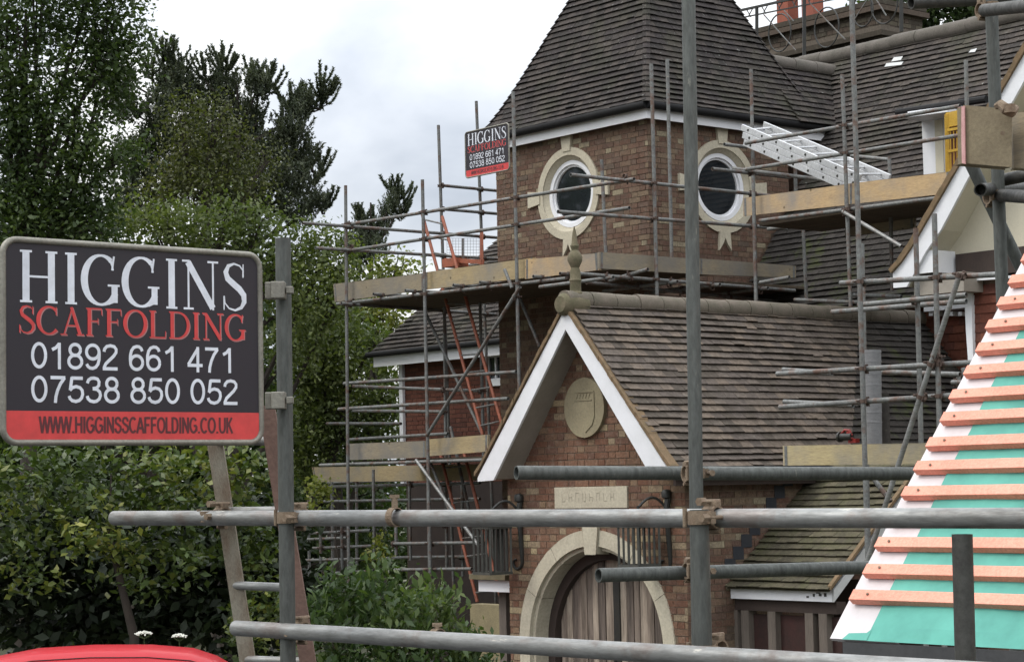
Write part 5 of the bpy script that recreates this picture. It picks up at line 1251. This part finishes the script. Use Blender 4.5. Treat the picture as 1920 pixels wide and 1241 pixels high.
# ================================================================== NEAR ROOF (battens)
nrf = empty('battened_roof', atY(1750, 1200, 6.9), 'near half built roof slope with coral battens over teal membrane and white verge strip', 'roof')
PN = radians(49.8); upN = VB * cos(PN) + UP * sin(PN); nN = VA.cross(upN); nN = nN if nN.z > 0 else -nN
E0 = atY(1556, 1196, 6.5); X_ = -VA                      # eave-verge corner; X_ to the right
def NP(x, s, h=0): return E0 + X_ * x + upN * s + nN * h
mb = MB(); mb.prism([NP(0, 0), NP(.26, 0), NP(.26, 2.6), NP(0, 2.6)], nN * -.012); mb.build('undercloak', M['undercloak'], nrf)
mb = MB(); nxs, nys = 60, 50
def mp_(i, j):
    x = .145 + (3.05) * i / nxs; s_ = -.004 + 2.4 * j / nys
    return NP(x, s_, .003 + (.007 * abs(sin(j * .37 + .9 * sin(i * .31))) * abs(sin(i * .23 + j * .11)) + random.uniform(0, .002)) * (1 if 0 < j < nys else 0))
gr = [[mp_(i, j) for i in range(nxs + 1)] for j in range(nys + 1)]
for j in range(nys):
    for i in range(nxs): mb.face([gr[j][i], gr[j][i + 1], gr[j + 1][i + 1], gr[j + 1][i]])
mb.face([NP(.052, -.004, .004), NP(.15, -.004, .005), NP(.15, .040, .005), NP(.135, .024, .004), NP(.068, .020, .004)])
mb.build('membrane', M['teal'], nrf, smooth=True)
for k in range(24):
    s_ = .124 + k * .1010; x0 = .022 + random.uniform(-.006, .008); dz = random.uniform(-.003, .003)
    mb = MB(); mb.box(NP(x0, s_ + dz, .006), X_ * 3.1, upN * .039, nN * .026)
    bt = mb.build('batten', M['coral'], nrf, bevel=.0015)
    if k < 14:
        mb = MB(); P = NP(x0 + .06 + random.uniform(-.01, .02), s_ + .02, .034); mb.tube(P, P + nN * .003, .0045, 8); mb.build('nail', M['coupler'], bt)
mb = MB(); mb.box(NP(.052, -.006, -.002) - UP * .16, X_ * 3.1, VB * .012, UP * .158); mb.build('damp_proof_strip', M['dpc'], nrf)
mb = MB(); mb.box(NP(.018, 0, -.02) - UP * .4 + VB * .03, X_ * 3.1, VB * .02, UP * .38); mb.build('fascia', M['white_dirty'], nrf)
mb = MB(); mb.prism([NP(.02, .0, -.015), NP(.02, 2.5, -.015), NP(.02, 2.5, -.10), NP(.02, .1, -.12)], X_ * .02); mb.build('verge_board', M['white_dirty'], nrf)
mb = MB(); P = NP(.0, 0, 0); mb.box(W(*uvz(P)[:2], 0) + X_ * .06 + VB * .1, X_ * 3.0, VB * .2, UP * (P.z - .1)); mb.build('wall', M['brick_red'], nrf)

# ================================================================== CAR
cr = empty('red_car', (-4.6, 23.4, 0), 'glossy red car roof showing at the bottom left corner', 'car')
prof_c = [(-2.0, .55, .75), (-1.95, .85, .8), (-1.7, 1.12, .76), (-1.35, 1.36, .66), (-.9, 1.435, .62), (-.3, 1.455, .62), (.3, 1.44, .62), (.75, 1.39, .62), (1.0, 1.30, .66), (1.35, 1.08, .76), (1.5, .98, .8), (2.1, .86, .78), (2.3, .62, .72)]
ca = radians(6)
cxv = Vector((cos(ca), sin(ca), 0)); cyv = Vector((-sin(ca), cos(ca), 0)); CO = Vector((-4.27, 23.2, .02))
def csec(x, top, hw_):
    pts = []
    for k in range(13):
        t_ = -1 + 2 * k / 12; f_ = 1 - abs(t_) ** 6 * .16 - .035 * t_ * t_ ; pts.append((t_ * hw_, top * (1 - (1 - f_))))
    pts[0] = (-hw_ - .02, top * .80); pts[-1] = (hw_ + .02, top * .80)
    full = [(-.84, .3), (-.88, min(.7, top * .75)), (-.84 if top > .9 else -.8, min(.92, top * .78))] + pts + [(.84 if top > .9 else .8, min(.92, top * .78)), (.88, min(.7, top * .75)), (.84, .3)]
    return [CO + cxv * x + cyv * y + UP * z for y, z in full]
fine_p = []
for a, b in zip(prof_c, prof_c[1:]):
    for k in range(4): f_ = k / 4; fine_p.append(tuple(a[i] + (b[i] - a[i]) * f_ for i in range(3)))
fine_p.append(prof_c[-1])
secs = [csec(*p) for p in fine_p]; mb = MB()
for i in range(len(secs) - 1):
    for j in range(len(secs[0]) - 1): mb.face([secs[i][j], secs[i][j + 1], secs[i + 1][j + 1], secs[i + 1][j]][::-1])
mb.face(secs[0]); mb.face(secs[-1][::-1])
body = mb.build('body', M['car'], cr)
import bmesh
bm = bmesh.new(); bm.from_mesh(body.data); bmesh.ops.remove_doubles(bm, verts=bm.verts, dist=.0005); bm.to_mesh(body.data); bm.free(); body.data.polygons.foreach_set('use_smooth', [True] * len(body.data.polygons))
for s_ in (-1, 1):
    mb = MB(); mb.path([CO + cxv * x + cyv * (s_ * .50) + UP * (z * (1 - (.8 ** 6) * .16 - .035 * .64) + .0) for x, z, h in prof_c[3:9]], .005, 6); mb.build('roof_seam', M['tyre'], cr, smooth=True)
for s_ in (-1, 1):
    mb = MB(); mb.prism([CO + cxv * x + cyv * (s_ * .80) + UP * z for x, z in ((-1.5, .98), (1.2, .98), (.8, 1.25), (-.2, 1.3), (-1.2, 1.24))], cyv * .02 * s_); mb.build('side_window', M['glass'], cr)
    for xx in (-1.35, 1.4):
        mb = MB(); c = CO + cxv * xx + cyv * (s_ * .78) + UP * .31; mb.tube(c, c + cyv * s_ * .13, .31, 24); tw_ = mb.build('wheel', M['tyre'], cr, smooth=True); mb = MB(); mb.tube(c + cyv * s_ * .125, c + cyv * s_ * .14, .19, 20); mb.build('rim', M['alu'], tw_)
    mb = MB(); mb.box(CO + cxv * 2.18 + cyv * (s_ * .58 - .12) + UP * .62, cxv * .1, cyv * .24, UP * .13); mb.build('headlight', M['glass'], cr)

# ================================================================== VEGETATION
DENS = 3.2
def rand_unit(n):
    v = rng.normal(size=(n, 3)); return v / np.linalg.norm(v, axis=1, keepdims=True)
def leaves(centres, nrm_bias, size, asp=.55, spread=.15, per=14, tone=None, droop=0.0):
    """clusters of diamond leaves -> verts, rnd"""
    n = len(centres) * per; c = np.repeat(centres, per, axis=0) + rng.normal(size=(n, 3)) * spread
    nn = rand_unit(n) + np.array([0, 0, nrm_bias]); nn /= np.linalg.norm(nn, axis=1, keepdims=True)
    t = rand_unit(n); t -= nn * (t * nn).sum(1, keepdims=True); t /= np.linalg.norm(t, axis=1, keepdims=True); t[:, 2] -= droop; b = np.cross(nn, t)
    s = size * rng.uniform(.6, 1.3, (n, 1)); base_ = np.repeat(tone if tone is not None else rng.uniform(0, 1, len(centres)), per)
    v = np.stack([c - t * s * .5, c - t * s * .05 + b * s * asp * .5 + nn * s * .06, c + t * s * .5, c - t * s * .05 - b * s * asp * .5 + nn * s * .06], 1).reshape(-1, 3)
    return v, np.clip(base_ * .65 + rng.uniform(0, .4, n), 0, 1)
def blob_pts(blobs, dens, Y, thick):
    """points inside ellipsoids given by photo position, seated at real depth Y"""
    out_ = []
    for bl_ in blobs:
        x, y, r = bl_[:3]; ry = bl_[3] if len(bl_) > 3 else r; dy = bl_[4] if len(bl_) > 4 else 0
        c = atY(x, y, Y + dy + random.uniform(-.3, .3)); R_ = r * Y / FPX; Rz = ry * Y / FPX; Rd = min(max(R_, Rz) * 1.0, thick)
        n = max(3, int(dens * R_ * Rz * 12 * DENS)); u_ = rand_unit(n); rad = rng.uniform(.25, 1, (n, 1)) ** .55
        lump = 1 + .22 * np.sin(u_[:, :1] * 7 + x) * np.cos(u_[:, 2:] * 6 + y)
        out_.append(np.array(c) + u_ * rad * lump * np.array([R_, Rd, Rz]))
    return np.concatenate(out_)
def make_tree(name, label, cat, Y, blobs, dens, leaf, size, trunk_x, mt=None, thick=2.2, per=14, bias=.7, spread=.16, group=None, limbs=True, trunk_r=.2, asp=.55, droop=0):
    base_ = atY(trunk_x, 600, Y); base_.z = 0
    root = empty(name, base_, label, cat, group)
    pts = blob_pts(blobs, dens, Y, thick)
    hi = pts[:, 2]; patch = .5 + .5 * np.sin(pts[:, 0] * 1.9 + 1.3 * np.sin(pts[:, 2] * 1.7)) * np.sin(pts[:, 2] * 2.6 + pts[:, 1] * 1.5); tone = np.clip(.55 * rng.uniform(0, 1, len(pts)) + .55 * patch - .05, 0, 1)
    v, r = leaves(pts, bias, size, asp, spread, per, tone, droop); numpy_mesh('crown', v, 4, r, leaf, root)
    mb = MB(); topz = float(np.percentile(hi, 80)); cmean = Vector(pts.mean(0).tolist())
    top = Vector((cmean.x * .6 + base_.x * .4, Y, topz)); mb.path([base_, base_.lerp(top, .4) + Vector((.1, 0, 0)), base_.lerp(top, .75) - Vector((.08, 0, 0)), top], [trunk_r, trunk_r * .75, trunk_r * .45, trunk_r * .12], 10)
    if limbs:
        for bl_ in blobs:
            c = atY(bl_[0], bl_[1], Y); f_ = random.uniform(.35, .8); s_ = base_.lerp(top, f_)
            if s_.z > c.z: s_ = base_.lerp(top, max(.1, min(.9, (c.z - 1.0) / max(topz, 1))))
            mid = s_.lerp(c, .5) + Vector((random.uniform(-.2, .2), random.uniform(-.2, .2), .15)); mb.path([s_, mid, c], [trunk_r * .35, trunk_r * .2, trunk_r * .06], 6)
            for q in range(4): e_ = c + Vector((random.uniform(-.5, .5), random.uniform(-.4, .4), random.uniform(-.2, .5))) * bl_[2] * Y / FPX * 1.3; mb.path([mid.lerp(c, .4), c.lerp(e_, .5), e_], [trunk_r * .12, trunk_r * .07, .01], 5)
    mb.build('trunk', M['bark'], root, smooth=True); return root
make_tree('oak_tree', 'tall dark broadleaf tree filling the top left corner', 'tree', 33,
    [(50, 30, 130, 60), (-120, 60, 90, 80), (-110, 200, 90, 80), (-130, 330, 90, 80), (60, -80, 130, 70), (190, -60, 80, 60), (210, 25, 75, 55), (230, 95, 60, 45), (150, 110, 90, 60), (20, 130, 60, 40), (200, 165, 65, 50), (90, 190, 60, 40), (30, 235, 60, 45), (150, 235, 60, 40), (60, 290, 80, 45), (150, 300, 55, 50), (20, 350, 60, 55), (110, 370, 80, 50), (30, 420, 80, 50), (190, 350, 35, 30), (0, 60, 60, 60), (60, 380, 90, 70), (150, 420, 90, 50), (20, 200, 40, 60), (230, 290, 40, 30)], 8.5, M['leaf_dark'], .10, 40, per=15, trunk_r=.17, bias=.9)
make_tree('broadleaf_tree', 'mid green bushy tree rising behind the middle of the big sign', 'tree', 34.5,
    [(60, 445, 90, 45), (190, 430, 80, 45), (300, 420, 70, 45), (400, 430, 80, 55), (480, 420, 55, 40), (560, 480, 70, 60), (510, 520, 60, 60), (620, 470, 45, 40), (600, 560, 70, 60), (650, 520, 35, 35), (560, 640, 60, 60), (350, 500, 90, 60)], 7.5, M['leaf_mid'], .095, 420, per=16, bias=.6)
make_tree('lime_tree', 'full green tree directly right of the near left upright', 'tree', 38.5,
    [(600, 600, 55, 60), (570, 680, 60, 60), (640, 660, 50, 60), (600, 740, 60, 60), (650, 740, 45, 55), (580, 800, 60, 50), (640, 810, 50, 45), (560, 860, 40, 35), (700, 640, 35, 30), (720, 720, 30, 50), (700, 790, 40, 50), (735, 770, 30, 60), (620, 880, 50, 30)], 9.5, M['leaf_mid'], .10, 620, per=16, bias=.7)
make_tree('maple_tree', 'yellow green tree seen past the left end of the upper platform', 'tree', 44,
    [(745, 500, 38, 28), (715, 515, 25, 18), (700, 575, 60, 30), (660, 600, 50, 35), (740, 600, 40, 30), (700, 640, 50, 30), (640, 545, 40, 30)], 7, M['leaf_yel'], .12, 700, per=14, trunk_r=.18)
make_tree('evergreen_tree', 'dark leafy tree behind the right end of the main roof ridge', 'tree', 46,
    [(1640, 20, 40, 60), (1700, 10, 60, 50), (1760, -10, 60, 50), (1810, 0, 50, 55), (1860, 0, 40, 50), (1725, 60, 45, 35), (1620, 70, 30, 25)], 6, M['leaf_dark'], .15, 1730, per=13, trunk_r=.25)
make_tree('background_tree', 'shaded tree mass behind the big sign and hedge', 'tree', 41,
    [(60, 540, 110, 80), (230, 560, 110, 80), (400, 560, 110, 80), (90, 690, 110, 80), (260, 700, 120, 80), (430, 690, 100, 80), (540, 760, 80, 80), (330, 800, 120, 60), (120, 800, 120, 60), (620, 640, 80, 90), (620, 790, 80, 90), (600, 950, 90, 90), (700, 930, 60, 80), (700, 1040, 60, 50)], 4.5, M['leaf_dark'], .13, 250, per=12, trunk_r=.3)
o_w = make_tree('birch_tree', 'olive green fine leaved tree growing in front of the tall pine', 'tree', 36.5,
    [(400, 225, 60, 45), (350, 270, 50, 50), (430, 290, 60, 50), (380, 340, 70, 50), (320, 330, 40, 40), (470, 350, 40, 40), (340, 210, 30, 30), (300, 380, 50, 40), (500, 300, 30, 30)], 8, leaf_mat('birch_leaf', [(0, (0.040, 0.049, 0.020)), (.6, (0.082, 0.091, 0.035)), (1, (0.145, 0.146, 0.052))]), .075, 400, per=14, spread=.15, trunk_r=.12)
az = np.concatenate([rng.uniform(-2.5, -.55, 2000), rng.uniform(.6, 2.5, 2000)]); rr_ = rng.uniform(46, 52, 4000)  # out-of-view trees, added so the window glass reflects dark foliage
pw2 = np.stack([np.sin(az) * rr_, np.cos(az) * rr_, rng.uniform(0, 1, 4000) * (17 + 3 * np.sin(az * 9))], 1)
v_w, r_w = leaves(pw2, .3, .7, .7, .7, 12); tag(numpy_mesh('unseen_tree_belt', v_w, 4, r_w, M['leaf_dark'], None, (0, 0, 0)), 'unseen belt of tall trees on both sides, added to darken the reflections', 'woodland', kind='stuff')
pts_w = blob_pts([(x, y, 130, 90) for y in (560, 680, 800, 920, 1040, 1160) for x in range(-60, 740 if y > 850 else 520, 130)], 2.6, 46, 2.0)
v_w, r_w = leaves(pts_w, .6, .20, .6, .35, 12); tag(numpy_mesh('woodland', v_w, 4, r_w, M['leaf_dark'], None, (0, 46, 0)), 'distant dark woodland filling the gaps behind the trees at left', 'woodland', kind='stuff')
# conifers: upright shoots of needles
def shoots(bases, dirs, lens, per=24, nl=.062):
    n = len(bases) * per; b = np.repeat(bases, per, 0); d = np.repeat(dirs, per, 0); Ls = np.repeat(lens, per)[:, None]; t = rng.uniform(0, 1, (n, 1))
    o_ = rand_unit(n); o_ -= d * (o_ * d).sum(1, keepdims=True); o_ /= np.linalg.norm(o_, axis=1, keepdims=True); nd = o_ * .8 + d * .75; nd /= np.linalg.norm(nd, axis=1, keepdims=True)
    p = b + d * t * Ls; l = nl * rng.uniform(.7, 1.2, (n, 1)); sd_ = np.cross(nd, rand_unit(n)); sd_ /= np.linalg.norm(sd_, axis=1, keepdims=True); w_ = .014
    v = np.stack([p - sd_ * w_, p + sd_ * w_, p + nd * l], 1).reshape(-1, 3); tone = np.repeat(rng.uniform(0, 1, len(bases)), per)
    return v, np.clip(tone * .6 + rng.uniform(0, .4, n), 0, 1)
def make_pine(name, label, Y, blobs, tips, trunk_x, topy, dens):
    base_ = atY(trunk_x, 600, Y); base_.z = 0; root = empty(name, base_, label, 'tree', 'pine trees against the sky')
    pts = blob_pts(blobs, dens, Y, 1.6); n = len(pts)
    d = rand_unit(n) * .55 + np.array([0, 0, .9]); d /= np.linalg.norm(d, axis=1, keepdims=True); Ls = rng.uniform(.14, .34, n)
    B = [pts]; D = [d]; LL = [Ls]; mb = MB(); top = atY(trunk_x + 5, topy, Y)
    mb.path([base_, base_.lerp(top, .5), top], [.2, .10, .02], 10)
    for bl_ in blobs:
        c = atY(bl_[0], bl_[1], Y); s_ = base_.lerp(top, max(.2, min(.95, (c.z - .8) / top.z))); mb.path([s_, s_.lerp(c, .6) - UP * .05, c + UP * .1], [.045, .03, .012], 6)
    for (x, y, hh, k) in tips:               # candelabra tips: a leader and its side shoots
        tp = np.array(atY(x, y, Y)); H = hh * Y / FPX; s_ = Vector(tp.tolist()) - UP * H; nb = min((atY(b_[0], b_[1], Y) for b_ in blobs), key=lambda q: (q - s_).length); mb.path([nb, nb.lerp(s_, .6) - UP * .06, s_, Vector(tp.tolist())], [.03, .022, .014, .005], 5)
        for q in range(int((nb - s_).length / .045)): f_ = rng.uniform(0, 1); B.append(np.array(nb.lerp(s_, f_))[None] + rng.normal(size=(1, 3)) * .06); dd = rand_unit(1) * .6 + np.array([[0, 0, .9]]); D.append(dd / np.linalg.norm(dd)); LL.append(np.array([.2]))
        m_ = int(H / .05); zz = np.linspace(0, .92, m_)
        B.append(tp - np.array([0, 0, H]) * (1 - zz[:, None])); D.append(np.tile([0, 0, 1.0], (m_, 1))); LL.append(np.full(m_, .10))
        for q in range(k * 3):
            a = rng.uniform(0, 2 * pi); f_ = rng.uniform(0, .75); o_ = np.array([cos(a), sin(a), 0]); st = tp - np.array([0, 0, H * (1 - f_)]); ln = (.12 + .26 * (1 - f_))
            for w2 in np.linspace(0, 1, 7):
                B.append((st + o_ * ln * .9 * w2 + np.array([0, 0, ln * .9 * w2 ** 1.6]))[None]); dd = o_ * (1 - w2 * .7) + np.array([0, 0, .4 + w2]); D.append((dd / np.linalg.norm(dd))[None]); LL.append(np.array([.10]))
    v, r = shoots(np.concatenate(B), np.concatenate(D), np.concatenate(LL)); numpy_mesh('crown', v, 3, r, M['needle'], root); mb.build('trunk', M['bark'], root, smooth=True)
make_pine('pine_tree', 'tall dark pine with upright candle shoots left of the tower', 38,
    [(330, 170, 42, 45), (300, 215, 35, 40), (380, 200, 45, 40), (420, 175, 35, 35), (485, 165, 28, 32), (450, 235, 50, 40), (370, 270, 65, 45), (290, 270, 40, 35), (235, 215, 35, 25), (230, 160, 30, 25), (470, 295, 55, 45), (400, 335, 60, 45), (545, 240, 38, 45), (570, 200, 22, 30), (530, 300, 40, 38), (575, 300, 25, 28), (555, 345, 35, 30), (480, 360, 55, 40), (330, 340, 60, 45), (430, 400, 70, 40), (550, 400, 45, 35), (250, 310, 50, 40), (600, 385, 18, 14), (260, 390, 60, 45)],
    [(305, 72, 70, 3), (325, 82, 50, 2), (340, 108, 40, 2), (416, 82, 75, 3), (424, 118, 40, 2), (470, 122, 40, 2), (500, 130, 40, 3), (505, 150, 30, 2), (545, 165, 45, 3), (600, 118, 90, 4), (570, 185, 40, 2), (612, 168, 30, 2), (600, 295, 40, 2), (608, 368, 35, 2), (590, 330, 25, 2), (480, 205, 30, 2), (385, 120, 35, 2), (285, 115, 40, 2)], 440, 160, 38)
make_pine('pine_tree', 'small distant pine top in the gap beyond the left scaffold rails', 50,
    [(700, 440, 32, 28), (672, 450, 25, 22), (735, 385, 14, 22), (725, 410, 20, 20), (680, 415, 14, 12), (700, 475, 28, 22), (745, 405, 10, 10), (660, 470, 25, 25), (665, 500, 25, 25)],
    [(747, 335, 45, 3), (733, 345, 20, 2), (757, 365, 22, 2), (682, 398, 20, 2), (672, 400, 18, 2), (752, 395, 18, 2), (700, 405, 22, 2)], 690, 380, 26)
# hedge, shrub
make_tree('laurel_hedge', 'broad dark leaved hedge with yellow green tips under the big sign', 'hedge', 26.5,
    [(-90, 890, 80, 45), (-80, 980, 80, 45), (-90, 1070, 80, 40), (-220, 950, 80, 70), (40, 880, 80, 40), (150, 870, 80, 40), (260, 880, 80, 45), (360, 880, 80, 45), (460, 880, 60, 50), (60, 950, 90, 40), (190, 940, 90, 40), (310, 950, 80, 40), (420, 960, 80, 40), (40, 1020, 80, 35), (150, 1010, 80, 35), (260, 1030, 80, 35), (360, 1040, 80, 35), (60, 1090, 70, 18), (230, 1100, 90, 16), (470, 1020, 60, 60), (480, 1120, 60, 50), (470, 1190, 60, 40, 1.0)],
    5.4, M['leaf_hedge'], .125, 250, per=11, bias=1.0, spread=.10, limbs=False, trunk_r=.08, thick=.9, asp=.55)
make_tree('undergrowth_bush', 'very dark undergrowth bush behind the hedge and red car', 'bush', 29.5,
    [(-140, 1040, 130, 100), (60, 1000, 130, 90), (260, 1010, 130, 90), (450, 1020, 120, 90), (60, 1140, 130, 70), (260, 1150, 130, 70), (450, 1150, 120, 80), (560, 1130, 60, 70)], 7, leaf_mat('shaded_undergrowth_leaf', [(0, (.010, .017, .009)), (1, (.025, .038, .016))], .15), .18, 300, per=12, limbs=False, trunk_r=.05, thick=.8)  # shade of the hedge hollows is put into these very dark leaf colours
make_tree('nettle_shrub', 'bright green leafy nettle clump at the foot of the orange ladders', 'shrub', 20.8,
    [(600, 1148, 50, 45), (660, 1128, 50, 45), (720, 1138, 50, 45), (770, 1158, 55, 45), (830, 1158, 50, 45), (690, 1098, 25, 50), (715, 1078, 15, 35), (620, 1218, 60, 60), (700, 1218, 70, 60), (790, 1228, 70, 60), (870, 1208, 50, 45), (890, 1258, 45, 40), (640, 1278, 80, 40), (760, 1288, 80, 40), (610, 1098, 25, 30), (800, 1123, 25, 30), (835, 1108, 12, 22)],
    12, M['leaf_shrub'], .095, 700, per=11, bias=.5, spread=.08, limbs=False, trunk_r=.015, thick=.7, asp=.42, droop=.5)
make_tree('young_shrub', 'yellow green bushy shrub growing through the tubes left of the ladders', 'shrub', 31.5,
    [(605, 930, 24, 20), (588, 905, 18, 16), (575, 965, 18, 18), (712, 1030, 20, 26)], 12, M['leaf_yel'], .08, 640, per=12, spread=.07, limbs=False, trunk_r=.02, thick=.5)
def umbel(x, y, Y, w_, label):
    P = atY(x, y, Y); root = empty('cow_parsley', Vector((P.x, Y, 0)), label, 'flower', 'white flower heads above the car')
    mb = MB(); mb.path([Vector((P.x + .1, Y, 0)), Vector((P.x + .03, Y, P.z * .6)), P - UP * .06], [.008, .006, .004], 6)
    for k in range(9): a = k * .7; mb.path([P - UP * .06, P + Vector((cos(a) * w_ * .8, sin(a) * w_ * .8, -.01))], .002, 4)
    mb.build('stalk', M['stem'], root); mb = MB()
    for k in range(90): a = random.uniform(0, 6.28); r_ = w_ * sqrt(random.random()); c = P + Vector((cos(a) * r_, sin(a) * r_, .02 * (1 - (r_ / w_) ** 2) + random.uniform(-.012, .012))); mb.lathe(c, [(.001, -.008), (.011, 0), (.006, .008), (.001, .01)], 5)
    mb.build('flower_head', M['umbel'], root)
umbel(270, 1188, 25.2, .11, 'left white umbel flower head above the red car'); umbel(336, 1193, 25.2, .09, 'right white umbel flower head above the red car')
